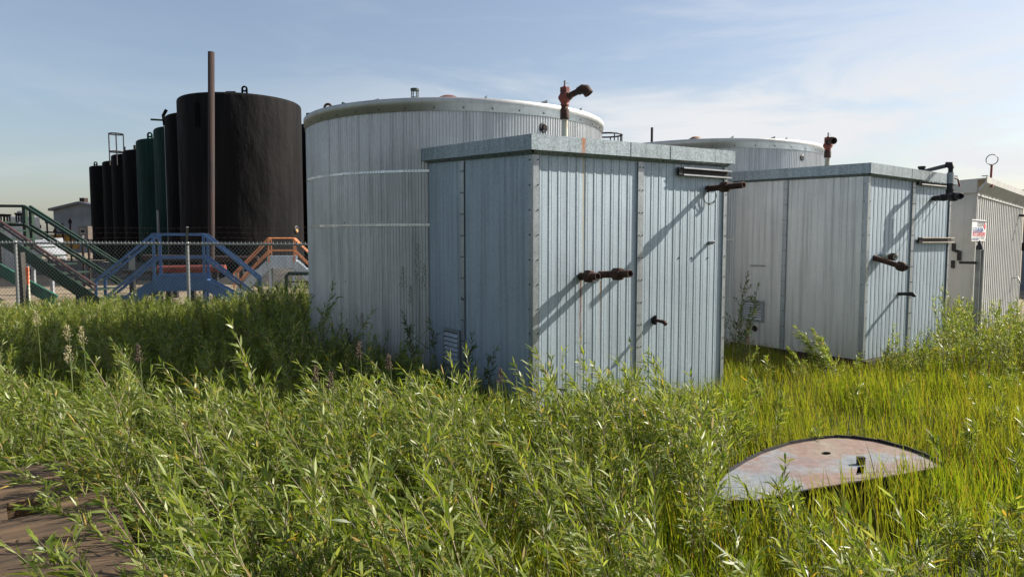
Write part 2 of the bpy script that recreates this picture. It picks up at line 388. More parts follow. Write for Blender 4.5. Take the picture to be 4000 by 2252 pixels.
    screws(mb, [(-.0175, seam_y + .015, z) for z in zs] + [(-.0175, seam_y + sw - .015, z) for z in zs], (-1, 0, 0)); mb.build('seam_strip', [trim, m_screw], root)
    # skid the shed stands on
    mb = MB()
    for x in (-.02, Lr - .14): mb.box(x, x + .16, -.10, Ll + .1, zbase - .16, zbase - .005)
    mb.box(.145, Lr - .145, -.06, .02, zbase - .1, zbase - .01)
    mb.build('skid', m_rust2, root)
    return root
# ---- shed one (the near one)
S1 = Frame(2072 + 12, 6.23, 57.2)
t_l = S1.lf(1655, 578, -.07).z; t_n = S1.fr(2072, 521, -.07).z; t_r = S1.fr(2838, 587, -.07).z
m_zinc1 = galv('zinc_wall_rust_runs', (.42, .495, .555), .66, .62, rust=[(.0 + S1.fr(2280, 600).x, t_n - .16, .016, 1.6, (.34, .30, .20)), (S1.fr(2268, 1100).x, S1.fr(2268, 1100).z, .018, 1.5, (.13, .05, .03)), (S1.fr(2345, 1100).x, S1.fr(2345, 1100).z, .012, .6, (.30, .16, .07)), (S1.fr(2502, 1285).x, S1.fr(2502, 1285).z, .014, .5, (.25, .20, .15))])
m_fascia1 = galv('zinc_fascia_rust_run', (.36, .42, .45), .75, .52, drip=.55, spang=.22, rust=[(S1.fr(2280, 560, -.07).x, t_n + .03, .035, .24, (.32, .12, .03))])
shed1 = shed(S1, 'nearest ribbed zinc shed with rusty pipe stubs, joined to the large silver tank', 2.50, 2.09, (t_l, t_n, t_r), 0, 0, S1.fr(2487, 900).x, S1.lf(1805, 900).y - .07, m_zinc1, m_zinc, m_zinc_trim, m_fascia1, .104, zbase=-.02)
p0 = S1.lf(1737, 1275); p1 = S1.lf(1802, 1300)
louver(S1, shed1, p1.y, p0.y, p0.z - .42, p0.z, m_zinc_trim)
def stub(S, root, base, tip, L, r, mat, unions=(), mat2=None, name='pipe_stub', lbl=None):
    b = S.fr(*base); t = S.fr(*tip, y=-L)
    o = pipe(root, name, (b.x, .05, b.z - (t.z - b.z) * .1), (t.x, -L, t.z), r, mat, unions, mat2=mat2)
    if lbl: o['label'] = lbl
    c = MB(); c.lathe((b.x, -.001, b.z), (0, -1, 0), [(.012, r * 1.25), (.018, r * 1.2), (.018, r)], 12); c.build('collar', m_black, o)
    return b, t, o
b, t, o = stub(S1, shed1, (2268, 1078), (2335, 1079), .25, .033, m_rust, [(.42, .74, .060, 8)], lbl='short rusty stub with thick nut')
b, t, o = stub(S1, shed1, (2344, 1072), (2462, 1068), .47, .033, m_rust, [(.52, .76, .060, 8)], lbl='long rusty stub with thick nut')
b, t, o = stub(S1, shed1, (2762, 738), (2906, 722), .47, .031, m_rust, [(.44, .64, .055, 8)], lbl='rusty stub high at the right corner')
mb = MB(); mb.ring((b.x + .012, -.03, b.z - .075), .075, .005, (.35, 1, .15), 24, 5); mb.ring((b.x, -.05, b.z - .08), .085, .0045, (.1, 1, .2), 20, 5, R(20), R(200)); mb.box(b.x - .01, b.x + .03, -.055, -.035, b.z - .165, b.z - .15)
mb.build('hose_clamp', m_steel, shed1)
stub(S1, shed1, (2767, 949), (2790, 947), .076, .018, m_steel, lbl='small pale pipe stub')
# elbow low on the wall
b = S1.fr(2553, 1247); mb = MB(); mb.lathe((b.x, -.004, b.z - .005), (0, -1, 0), [(0, .040), (.01, .038), (.01, .0)], 14); mb.tube([(b.x - .003, -.03, b.z + .045), (b.x - .003, -.03, b.z - .05)], .017, 10)
o = mb.build('elbow_pipe', m_black, shed1)
t = S1.fr(2584, 1250, -.12)
mb = MB(); mb.tube([(b.x, -.02, b.z - .005), (b.x, -.09, b.z - .008), (b.x + .004, -.14, b.z - .012), (b.x + .01, -.165, b.z - .035)], [.016, .016, .022, .021], 12); mb.build('elbow', m_rust, o)
q0 = S1.fr(2655, 650, -.03); q1 = S1.fr(2818, 655, -.03)
strut(shed1, q0.x, 2.52, q0.z - .085, .075, m_black)
for px in (2652, 2700, 2764): p = S1.fr(px, 1006); mb = MB(); mb.lathe((p.x, 0, p.z), (0, -1, 0), [(0, .009), (.008, .008), (.008, 0)], 8); mb.build('screw_hole', m_screw, shed1)
mb = MB(); p = S1.lf(1815, 1160); mb.tube([(-.018, p.y, p.z - .03), (-.06, p.y - .03, p.z + .01)], .005, 6); mb.build('hook', m_steel, shed1)
# relief valve on its riser
def relief_valve(S, root, px, zs, Y, arm, rr=1.0, outlet=None):
    """px column, zs = pixel rows (stem top, cap top, body top, body bottom, collar top, collar bottom, pipe bottom)"""
    c = S.loc(atY(px, 600, Y)); X, Yl = c.x, c.y
    z = [S.loc(atY(px, v, Y)).z for v in zs]
    base = MB(); base.lathe((X, Yl, z[6] - .25), (0, 0, 1), [(0, .033 * rr), (z[5] - z[6] + .26, .033 * rr)], 14)
    o = base.build('relief_valve_riser', m_cream, root)
    k = MB(); k.lathe((X, Yl, z[5]), (0, 0, 1), [(0, .030), (0, .042 * rr), (.012, .044 * rr), (z[4] - z[5] - .012, .044 * rr), (z[4] - z[5], .040 * rr), (z[4] - z[5], .036 * rr), (z[3] - z[5], .036 * rr)], 14)
    k.build('coupling', m_rust, o)
    v = MB(); H = z[2] - z[3]
    v.lathe((X, Yl, z[3]), (0, 0, 1), [(0, .040 * rr), (.01, .044 * rr), (.02, .036 * rr), (H * .30, .048 * rr), (H * .5, .064 * rr), (H * .66, .062 * rr), (H * .85, .046 * rr), (H, .043 * rr)], 14)
    v.lathe((X, Yl, z[2]), (0, 0, 1), [(-.004, .047 * rr), (z[1] - z[2], .047 * rr), (z[1] - z[2] + .004, .02 * rr), (z[1] - z[2] + .02, .012)], 8, False)
    v.build('valve_body', m_redv, o)
    s_ = MB(); s_.tube([(X, Yl, z[1]), (X, Yl, z[0])], .0105, 8); s_.tube([(X, Yl, z[1] + (z[0] - z[1]) * .5), (X + .035, Yl - .01, z[1] + .05), (X + .05, Yl - .02, z[1] - .02), (X + .04, Yl - .05, z[2] - .01)], .002, 4)
    s_.build('valve_stem', m_steel, o)
    a = [Vector((X, Yl, z[3] + H * .52)) + Vector(q) for q in arm]
    m_ = MB(); d = (a[1] - a[0]).normalized()
    m_.tube([a[0] + d * .035, a[1]], .030 * rr, 14)
    m_.tube([a[0] + d * .05, a[0] + d * .068], .040 * rr, 14)
    m_.tube([a[1] - d * .03, a[1] + d * .02, a[2], a[3]], [.037 * rr, .045 * rr, .049 * rr, .046 * rr], 14, False)
    e = (a[3] - a[2]).normalized()
    m_.lathe(a[3], e, [(-.001, .046 * rr), (.012, .046 * rr), (.012, .034 * rr), (-.05, .034 * rr), (-.05, 0)], 14)
    m_.build('outlet_elbow', m_rust, o)
relief_valve(S1, shed1, 2205, (315, 342, 357, 413, 425, 467, 545), 6.9, [(0, 0, 0), (.06, -.17, .055), (.085, -.215, .055), (.10, -.235, .02)])
# ---- shed two
S2 = Frame(3383, 9.23, 54.7)
t_l = S2.lf(2846, 673, -.07).z; t_n = S2.fr(3383, 632, -.07).z; t_r = S2.fr(3712, 682, -.07).z
shed2 = shed(S2, 'second ribbed zinc shed with louvre vent, black piping over its roof edge', 2.36, 2.12, (t_l, t_n, t_r), 0, 0, S2.fr(3556, 900).x, S2.lf(3058, 900).y - .07, m_zinc, m_alu, m_zinc_trim, m_fascia, .104, zbase=0.0)
p0 = S2.lf(2903, 1162); p1 = S2.lf(2984, 1258)
louver(S2, shed2, p1.y, p0.y, p1.z, p0.z - .02, m_zinc_trim)
p = S2.lf(2950, 1282); mb = MB(); mb.lathe((-.012, p.y, p.z), (-1, 0, 0), [(0, .045), (.012, .042), (.012, .032), (-.01, .03), (-.01, 0)], 14); mb.build('drain_hole', m_rust2, shed2)
stub(S2, shed2, (3452, 1002), (3498, 1003), .22, .035, m_cream, [(.66, 1.0, .050, 10)], mat2=m_rust, lbl='cream stub with a dark coupling')
stub(S2, shed2, (3415, 1006), (3541, 1046), .46, .036, m_rust, [(.76, .96, .064, 8)], lbl='drooping rusty stub with thick nut')
b, t, o = stub(S2, shed2, (3514, 1147), (3552, 1147), .20, .023, m_black, [(.0, .12, .04, 10)], lbl='thin black stub low on the wall')
mb = MB(); mb.tube([(t.x, -.19, t.z), (t.x + .004, -.24, t.z), (t.x + .01, -.275, t.z - .03)], [.030, .034, .02], 12); mb.build('elbow', m_black, o)
b, t, o = stub(S2, shed2, (3651, 775), (3755, 765), .60, .036, m_black, [(.38, .50, .052, 10), (.68, .84, .066, 8), (.86, 1.0, .046, 12)], lbl='long black stub at the right corner')
rz_ = S2.fr(3709, 770, -.34); zt_ = S2.fr(3709, 642, -.34).z; e_ = S2.loc(atY(3601, 645, 10.9))
tee = (rz_.x, -.34, b.z)
mb = MB(); mb.tube([tee, (tee[0], tee[1], tee[2] + .08)], .050, 12); mb.tube([(tee[0], tee[1], tee[2] + .06), (tee[0], tee[1], tee[2] + .26)], .040, 12); mb.tube([(tee[0], tee[1], tee[2] + .085), (tee[0], tee[1], tee[2] + .10)], .056, 8)
mb.tube([(tee[0], tee[1], tee[2] + .2), (tee[0], tee[1], zt_ + .01)], .031, 12)
mb.tube([(tee[0], tee[1], zt_ - .05), (tee[0], tee[1], zt_), (tee[0] - .01, tee[1] + .06, zt_ + .0)], [.042, .047, .042], 12)
end = (e_.x, max(.35, e_.y), zt_ - .0)
mb.tube([(tee[0], tee[1], zt_), end], .029, 12); mb.tube([(end[0], end[1] - .05, end[2]), (end[0], end[1] + .02, end[2])], .042, 12)
mb.tube([(end[0], end[1], end[2] + .06), (end[0], end[1], end[2] - .25)], .045, 12); mb.tube([(end[0], end[1], end[2] + .055), (end[0], end[1], end[2] + .085)], .056, 10)
o = mb.build('riser_pipe', m_black, shed2)
mb = MB(); zz = tee[2] + .16; mb.tube([(tee[0], tee[1] - .03, zz + .1), (tee[0] + .09, tee[1] - .06, zz + .08), (tee[0] + .13, tee[1] - .07, zz - .02)], [.009, .011, .013], 8); mb.build('valve_handle', m_redv, o)
mb = MB(); mb.lathe((tee[0], tee[1], zt_ - .26), (0, 0, 1), [(0, .043), (.15, .043)], 12); mb.build('pipe_wrap', m_zinc_trim, o)
mb = MB(); q = S2.fr(3665, 782, 0); mb.tube([(q.x - .1, -.002, q.z + .04), (q.x - .1, -.40, q.z + .05)], .007, 6); mb.tube([(q.x, 0, q.z), (q.x, -.16, q.z)], .010, 8); mb.build('thin_tube', m_steel, shed2)
p = S2.fr(3590, 700, -.03); strut(shed2, p.x, 2.30, p.z - .07, .075, m_black)
p = S2.fr(3590, 937, -.03); q = S2.fr(3715, 937, -.03); strut(shed2, p.x, 2.42, p.z - .035, .07, m_black)
mb = MB(); p = S2.lf(2960, 1036); mb.tube([(-.012, p.y + .12, p.z), (-.03, p.y - .14, p.z)], .008, 6); mb.build('hook', m_steel, shed2)
relief_valve(S2, shed2, 3233, (518, 537, 553, 588, 590, 616, 662), 10.3, [(0, 0, .045), (-.13, -.13, .05), (-.175, -.16, .045), (-.20, -.20, .035)], 1.08)
# loose board lying by the skid of shed two
a = atZ(3500, 1432, -.12); b2 = atZ(3600, 1402, -.12)
mb = MB(); mb.bar(a, b2, .16, .06); tag(mb.build('wooden_board', paint('pale_board', (.42, .34, .22), (.28, .22, .14), .8, 0, 8)), 'pale wooden board lying in the grass before the second shed', 'board')
# ---- shed three (painted)
S3 = Frame(3806, 11.85, 44.5)
def shed_three():
    root = empty('utility_building', S3.o, S3.rz, 'beige ribbed shed with flared eave, partly behind the second shed', 'shed')
    zt = S3.fr(3800, 745, 0).z; zr = S3.fr(3990, 803, 0).z; L = 4.3; Ll = 2.6
    mb = MB(); corrugated(mb, L, (0, 0), (zt, zr), 0, .165, [(0, 0), (.052, 0), (.060, -.014), (.086, -.014), (.094, 0)]); mb.build('front_wall', m_beige, root)
    mb = MB(); corrugated(mb, Ll, (0, 0), (zt, zt + .05), 1, .30, [(0, 0), (.05, 0), (.053, -.004), (.097, -.004)]); mb.build('side_wall', m_beige, root)
    mb = MB(); mb.box(-.016, .02, -.02, -.016, 0, zt - .05); mb.box(-.02, -.016, -.02, .03, 0, zt); mb.build('corner_trim', m_beige_d, root)
    # flared eave: sloping soffit below a vertical lip
    mb = MB()
    def prof(x, z): return [(x, -.02, z - .03), (x, -.15, z + .14), (x, -.15, z + .24), (x, -.14, z + .24), (x, -.12, z + .15), (x, .0, z + .02)]
    mb.hexa(prof(-.04, zt), prof(L + .1, zr))
    mb.m = 0; mb.hexa([(-.04, -.030, zt - .07), (L + .1, -.030, zr - .07), (L + .1, -.021, zr - .07), (-.04, -.021, zt - .07)], [(-.04, -.030, zt - .01), (L + .1, -.030, zr - .01), (L + .1, -.021, zr - .01), (-.04, -.021, zt - .01)])
    screws(mb, [(L * (k + .5) / 14, -.03, zt + (zr - zt) * (k + .5) / 14 - .04) for k in range(14)], (0, -1, 0), .010)
    mb.build('eave', [m_beige_d, m_screw], root)
    mb = MB(); mb.hexa([(-.05, -.14, zt + .20), (L, -.14, zr + .20), (L, Ll, zr + .06), (-.05, Ll, zt + .06)], [(-.05, -.14, zt + .22), (L, -.14, zr + .22), (L, Ll, zr + .08), (-.05, Ll, zt + .08)])
    mb.hexa([(-.06, -.02, zt - .02), (-.06, Ll, zt - .02), (-.052, Ll, zt - .02), (-.052, -.02, zt - .02)], [(-.06, -.02, zt + .21), (-.06, Ll, zt + .07), (-.052, Ll, zt + .07), (-.052, -.02, zt + .21)])
    mb.hexa([(-.10, -.17, zt + .242), (-.02, -.17, zt + .242), (-.02, -.08, zt + .242), (-.10, -.08, zt + .242)], [(-.10, -.17, zt + .255), (-.02, -.17, zt + .255), (-.02, -.08, zt + .255), (-.10, -.08, zt + .255)])
    mb.build('roof', m_beige_d, root)
    mb = MB(); mb.box(-.1, L, -.06, .1, -.18, -.005); mb.box(-.1, .05, .1, Ll, -.18, -.005); mb.build('skid', m_rust2, root)
    # latch on the side wall
    p = S3.lf(3725, 998); y = p.y; h = S3.lf(3725, 950).z; k = S3.lf(3725, 1046).z
    mb = MB(); mb.box(-.026, -.014, y - .03, y + .03, h - .13, h); mb.box(-.026, -.014, y - .03, y + .03, k, k + .13); y2 = y - .09
    mb.box(-.045, -.033, y2 - .03, y2 + .03, k + .13, h - .13); mb.hexa([(-.045, y2 + .03, h - .16), (-.014, y + .03, h - .13), (-.014, y - .03, h - .13), (-.045, y2 - .03, h - .16)], [(-.033, y2 + .03, h - .13), (-.002, y + .03, h - .10), (-.002, y - .03, h - .10), (-.033, y2 - .03, h - .13)])
    mb.build('door_bar', m_black, root)
    p = S3.fr(3977, 840); q = S3.fr(4010, 838, -.35); pipe(root, 'pipe_stub', (p.x, .02, p.z), (p.x + .02, -.35, q.z), .026, m_black)
    p = S3.fr(3952, 1085); mb = MB(); mb.tube([(p.x, 0, p.z), (p.x, -.10, p.z + .02), (p.x + .02, -.14, p.z - .1)], .014, 8); mb.build('bent_tube', m_steel, root)
    return root
shed3 = shed_three()
# sign bolted to shed three
def text_mesh(txt, size, name, mat, parent, x, z, y, sx=1.0, bold=0):
    cu = bpy.data.curves.new('t', 'FONT'); cu.body = txt; cu.size = size; cu.offset = bold
    ob = bpy.data.objects.new('t', cu); col.objects.link(ob)
    dg = bpy.context.evaluated_depsgraph_get(); me = bpy.data.meshes.new_from_object(ob.evaluated_get(dg)); bpy.data.objects.remove(ob)
    for v in me.vertices: v.co = Vector((x + v.co.x * sx, y, z + v.co.y))
    me.materials.clear(); me.materials.append(mat); o = bpy.data.objects.new(name, me); col.objects.link(o); o.parent = parent; return o
def sign():
    a = S3.fr(3799, 856, -.03); b = S3.fr(3851, 928, -.03); w_ = b.x - a.x; h = a.z - b.z + .06
    root = empty('site_sign', S3.world(a.x, -.022, a.z - h), S3.rz, 'white site sign with red diamond on the beige shed wall', 'sign')
    mb = MB(); mb.box(0, w_, -.006, 0, 0, h); mb.build('sign_panel', m_white, root, bevel=.002)
    t_ = paint('sign_black_tape', (.03, .03, .05), bmp=0); blu = paint('sign_blue', (.03, .10, .32), bmp=0); red = paint('sign_red', (.62, .03, .05), bmp=0); gr = paint('sign_grey', (.18, .18, .20), bmp=0); nv = paint('sign_navy', (.04, .05, .22), bmp=0)
    mb = MB(); mb.box(.02, w_ - .02, -.0085, -.0065, h - .035, h - .015)
    for x in (.01, w_ - .03):
        for z in (.02, h - .04): mb.box(x, x + .02, -.0105, -.0088, z, z + .02)
    mb.build('corner_tape', t_, root)
    mb = MB(); mb.box(.02, w_ - .02, -.0078, -.0065, h * .52, h * .528); mb.build('divider_line', gr, root)
    s_ = w_ / 1.0
    text_mesh('cenovus', .17 * s_, 'lettering', gr, root, .34 * w_, h * .68, -.009, 1.0)
    mb = MB(); cx, cz, rx, rz2 = w_ * .88, h * .72, w_ * .085, h * .18
    mb.hexa([(cx - rx, -.008, cz), (cx, -.008, cz - rz2), (cx + rx, -.008, cz), (cx, -.008, cz + rz2)], [(cx - rx, -.0095, cz), (cx, -.0095, cz - rz2), (cx + rx, -.0095, cz), (cx, -.0095, cz + rz2)]); mb.build('red_diamond', red, root)
    mb = MB(); mb.box(cx - rx * .25, cx + rx * .25, -.0112, -.0098, cz - .01, cz + .004); mb.box(cx - rx * .1, cx + rx * .1, -.0112, -.0098, cz + .02, cz + .07); mb.build('flame_mark', m_white, root)
    text_mesh('11-32-49-5W4', .125 * s_, 'lettering', blu, root, .05 * w_, h * .39, -.009, .95, .002)
    text_mesh('100/11-32-049-05W4/0', .105 * s_, 'lettering', red, root, .05 * w_, h * .23, -.009, .88, .0015)
    mb = MB(); mb.box(.07 * w_, .48 * w_, -.0085, -.0065, h * .06, h * .155); mb.build('emergency_panel', nv, root)
    text_mesh('EMERGENCY', .072 * s_, 'lettering', m_white, root, .08 * w_, h * .08, -.0105, .93)
    text_mesh('1-877-458-8080', .072 * s_, 'lettering', gr, root, .50 * w_, h * .08, -.009, .85)
sign()
# grey channel post in front of shed three
p = S3.fr(3824, 950, -.25); pw = S3.world(p.x, -.25, 0)
root = empty('channel_post', (pw.x, pw.y, -.1), S3.rz, 'tall grey steel channel with black cone cap before the beige shed', 'post')
zt = p.z; mb = MB(); mb.box(-.115, .115, 0, .012, 0, zt); mb.box(-.115, -.10, -.05, -.0005, 0, zt); mb.box(.10, .115, -.05, -.0005, 0, zt); mb.box(-.0995, .0995, -.02, -.001, zt - .02, zt); mb.build('channel', paint('dark_grey_steel', (.26, .27, .26), (.20, .20, .20), .55, .2), root)
mb = MB(); mb.lathe((0, -.01, zt), (0, 0, 1), [(0, .05), (.05, .045), (.14, .012), (.15, 0)], 10); mb.build('cone_cap', m_black, root)
mb = MB(); z_ = zt - .22; mb.box(-.18, -.116, .0, .02, z_, z_ + .04); mb.box(-.18, -.165, .021, .22, z_, z_ + .04); mb.build('wall_bracket', m_black, root)
# ring on a rusty rod over shed three
p = S3.fr(3874, 611, -.12); q = S3.fr(3869, 720, -.12)
root = empty('ring_marker', S3.world(q.x, -.12, q.z - .05), S3.rz, 'steel ring held up on a thin rusty rod above the beige roof', 'ring marker')
mb = MB(); H = p.z - q.z; mb.bar((0, 0, 0), (.03, 0, H * .80), .030, .030); mb.box(-.04, .03, -.04, .02, 0, .05); mb.build('rod', m_redv, root)
mb = MB(); mb.ring((.03, 0, H + .0), .085, .008, (1, .12, .05), 28, 6); mb.box(-.05, .05, -.02, .02, H - .10, H - .088); mb.build('ring', m_steel, root)
# building at the right edge
bt = empty('metal_building', atY(3995, 930, 22), R(-38), 'dark grey metal building at the right edge behind the beige shed', 'building')
bt.location.z = 0
mb = MB(); corrugated(mb, 7, (0, 0), (3.0, 3.0), 0, .3); mb.add([(0, 0, 0), (0, 5, 0), (0, 5, 2.98), (0, 0, 2.98)], [[3, 2, 1, 0]]); mb.build('wall', paint('slate_siding', (.16, .18, .21), (.13, .15, .17), .5), bt)
mb = MB(); mb.box(-.12, 7.1, -.12, 5.1, 3.01, 3.14); mb.build('roof', m_beige_d, bt)
mb = MB(); mb.box(-.02, 7, -.08, -.03, 1.25, 1.5); mb.build('brown_band', m_rust2, bt)
bt.location.z = .0
# ------------------------------------------------------------------ silver tanks
def silver_tank(cx, cy, Rr, H, label, z0=-.15):
    root = empty('silver_tank', (cx, cy, z0), 0, label, 'storage tank')
    H -= z0; nr = 336; sub = 6
    def ribbed(mb, za, zb):
        th = np.arange(nr * sub) / (nr * sub) * 2 * math.pi; k = np.arange(nr * sub) % sub
        d = np.array([0, .0, .004, .014, .014, .004])[k]
        n = len(th); rr = Rr + d; x, y = rr * np.cos(th), rr * np.sin(th)
        vs = [(x[i], y[i], za) for i in range(n)] + [(x[i], y[i], zb) for i in range(n)]
        mb.add(vs, [[i, (i + 1) % n, (i + 1) % n + n, i + n] for i in range(n)])
    zs = [0, (H - .16) * .345, (H - .16) * .65, H - .13]
    return root, ribbed, zs, H
def near_z(py, d): return 1.6 + (935 - py) / F_PX * d
def finish_tank(cx, cy, Rr, ztop, band_z, label, z0, lift=True):
    root, ribbed, zs, H = silver_tank(cx, cy, Rr, ztop, label, z0)
    zz = [0] + [b - z0 for b in band_z] + [H - .12]
    for a, b in zip(zz[:-1], zz[1:]):
        mb = MB(); ribbed(mb, a, b - .0); mb.build('cladding_tier', m_alu, root)
    for b in zz[1:-1]:                                     # straps made of flat facets
        mb = MB(); n = 46; jt = rs.normal(0, .006, n)
        ang = np.sort(np.arange(n) / n * 2 * math.pi + rs.uniform(-.03, .03, n))
        vs = []
        for i, t in enumerate(ang):
            r1 = Rr + .014 + abs(jt[i]) * .5
            vs += [(r1 * math.cos(t), r1 * math.sin(t), b - .014), (r1 * math.cos(t), r1 * math.sin(t), b + .014)]
        mb.add(vs, [[2 * i, 2 * ((i + 1) % n), 2 * ((i + 1) % n) + 1, 2 * i + 1] for i in range(n)])
        mb.build('strap', m_strap, root)
    mb = MB(); mb.lathe((0, 0, 0), (0, 0, 1), [(H - .15, Rr + .012), (H - .148, Rr + .022), (H - .085, Rr + .024), (H - .080, Rr + .038), (H - .012, Rr + .040), (H - .004, Rr + .034), (H, Rr + .02)], 96)
    screws(mb, [((Rr + .023) * math.cos(t), (Rr + .023) * math.sin(t), H - .125) for t in np.linspace(0, 2 * math.pi, 40)], (0, 0, 1), .010, .012)
    mb.build('rim_flashing', [m_alu_trim, m_screw], root)
    mb = MB(); mb.lathe((0, 0, 0), (0, 0, 1), [(H - .004, Rr + .02), (H + .10, 0)], 64); mb.build('roof', m_alu_trim, root)
    mb = MB()
    for t0 in (-2.9, -2.2, -1.35, -.85, -.55, 1.0, 2.2):
        for k in range(4):
            z = H * (.18 + .2 * k) + rs.uniform(-.1, .1); mb.lathe(((Rr + .008) * math.cos(t0), (Rr + .008) * math.sin(t0), z), (math.cos(t0), math.sin(t0), 0), [(0, .010), (.008, .008), (.008, 0)], 6)
    mb.build('cladding_screws', m_screw, root)['kind'] = 'stuff'
    return root, H
D = 10.03; T1c = (-.787, 10.0); TR = 2.02
zt1 = near_z(393, D - TR) - .0
tank1, H1 = finish_tank(*T1c, TR, zt1, [1.6 + (935 - 882) / F_PX * 8.6, 1.6 + (935 - 688) / F_PX * 8.55], 'large silver ribbed tank behind the nearest shed, rusty dome on its roof', -.15)
def on_tank(c, r, px, py):
    d = ray(px, py); ox, oy = -c[0], -c[1]; A = d.x ** 2 + d.y ** 2; B = 2 * (ox * d.x + oy * d.y); C = ox * ox + oy * oy - r * r
    t = (-B - math.sqrt(max(0, B * B - 4 * A * C))) / (2 * A); p = EYE + d * t; return p - Vector((c[0], c[1], -.15))
def on_top(px, Y, c=T1c, z0=-.15): p = atY(px, 400, Y); return p.x - c[0], p.y - c[1]
# fittings of tank one
x, y = on_top(1281, 9.2); mb = MB(); zz = near_z(412, 9.2) + .15 - .16
mb.tube([(x - .045, y, zz - .03), (x - .045, y, zz + .10)], .017, 8, False); mb.ring((x, y, zz + .10), .045, .017, (0, 1, 0), 14, 8); mb.tube([(x + .045, y, zz - .03), (x + .045, y, zz + .10)], .017, 8); mb.build('lifting_lug', m_rust, tank1)
x, y = on_top(1621, 10.0); mb = MB(); zv = near_z(358, 10.0) + .15; mb.tube([(x, y, H1), (x, y, zv - .14)], .028, 8); mb.tube([(x, y, zv - .17), (x, y, zv - .12)], .058, 10); mb.tube([(x, y, zv - .03), (x, y, zv + .0)], .062, 10)
for k in range(4): a = k * math.pi / 2 + .6; mb.tube([(x + .05 * math.cos(a), y + .05 * math.sin(a), zv - .13), (x + .05 * math.cos(a), y + .05 * math.sin(a), zv - .02)], .008, 5)
mb.build('vent', paint('dark_green_vent', (.02, .04, .03), bmp=0), tank1)
x, y = on_top(1752, 8.5); mb = MB(); mb.s = True; mb.lathe((x, y, near_z(384, 8.5) + .15 - .13), (0, 0, 1), [(-.02, .20), (.04, .195), (.09, .15), (.125, .07), (.13, 0)], 20); mb.build('dome_hatch', paint('brown_red_dome', (.13, .045, .03), (.08, .03, .025), .6), tank1)
for px, py_, w_ in ((1427, 405, .16), (1885, 397, .05), (2095, 412, .13), (2250, 445, .07)):
    p = on_tank(T1c, TR - .05, px, py_); mb = MB(); mb.hexa([(p.x, p.y, H1 - .01), (p.x + w_, p.y, H1 - .02), (p.x + w_, p.y + .004, H1 - .02), (p.x, p.y + .004, H1 - .01)], [(p.x, p.y, H1 + .0), (p.x + w_, p.y, H1 + .045), (p.x + w_, p.y + .004, H1 + .045), (p.x, p.y + .004, H1 + .0)]); mb.build('flashing_tab', m_alu_trim, tank1)
p = on_tank(T1c, TR, 2120, 500); mb = MB(); dd = Vector((p.x, p.y, 0)).normalized(); mb.lathe(p - dd * .0, dd, [(.0, .058), (.02, .056), (.022, .036), (.01, .034), (.01, 0)], 16); mb.m = 1; mb.bar(p + dd * .011, p + dd * .04, .036, .036); mb.build('plug', [m_black, m_rust2], tank1)
x, y = on_top(1345, 8.9); mb = MB(); mb.tube([(x, y, H1 - .02), (x + .01, y, H1 + .11)], .010, 6); mb.tube([(x - .03, y, H1 + .11), (x + .03, y, H1 + .09)], .018, 8); mb.build('valve_handle', m_green, tank1)
# ladder cage behind the right side of tank one
a = (T1c[0] + 0, 0); ang = R(12); lx, ly = (TR + .30) * math.cos(ang), (TR + .30) * math.sin(ang); mb = MB()
for z in (H1 - .05, H1 - .6, H1 - 1.2): mb.ring((lx - .08, ly, z), .22, .013, (0, 0, 1), 16, 6)
for k in range(5): t_ = -1.2 + k * .6; mb.tube([(lx - .08 + .22 * math.cos(t_), ly + .22 * math.sin(t_), .9), (lx - .08 + .22 * math.cos(t_), ly + .22 * math.sin(t_), H1 - .05)], .009, 5)
mb.build('ladder_cage', m_black, tank1)
# tank two
c2 = S2.world(1.2, 3.675, 0); D2 = math.hypot(c2.x, c2.y); zt2 = near_z(547, (D2 - 2.02) * c2.y / D2)
T2c = (c2.x, c2.y)
tank2, H2 = finish_tank(c2.x, c2.y, 2.0, zt2, [1.6 - (1105 - 935) / F_PX * 11.6 * 0 - .0, 2.45], 'farther silver ribbed tank behind the second shed', -.15)
yy = c2.y - 1.35; p = atY(2717, 533, yy); mb = MB(); mb.lathe((p.x - c2.x, -1.35, p.z + .15 - .18), (0, 0, 1), [(-.02, .145), (.06, .15), (.14, .11), (.175, .05), (.18, 0)], 18); mb.build('dome_hatch', paint('tan_dome', (.30, .17, .10), (.12, .06, .04), .6), tank2)
p = on_tank((c2.x, c2.y), 2.0, 3130, 616); dd = Vector((p.x, p.y, 0)).normalized(); mb = MB(); mb.lathe(p, dd, [(0, .05), (.02, .048), (.022, .02), (.01, 0)], 14); mb.build('plug', m_black, tank2)
for px, w_ in ((2845, .08), (3000, .11), (3060, .06)):
    p = on_tank(T2c, 1.95, px, 556); mb = MB(); mb.hexa([(p.x, p.y, H2 - .01), (p.x + w_, p.y, H2 - .02), (p.x + w_, p.y + .004, H2 - .02), (p.x, p.y + .004, H2 - .01)], [(p.x, p.y, H2), (p.x + w_, p.y, H2 + .045), (p.x + w_, p.y + .004, H2 + .045), (p.x, p.y + .004, H2)]); mb.build('flashing_tab', m_alu_trim, tank2)
# thin black rod
p = atY(2547, 498, 12.4); mb = MB(); mb.tube([(0, 0, 0), (0, 0, p.z + .1)], .022, 8); o = mb.build('vent_rod', m_black, loc=(p.x, 12.4, -.1)); tag(o, 'thin black upright rod between the two silver tanks', 'pipe')
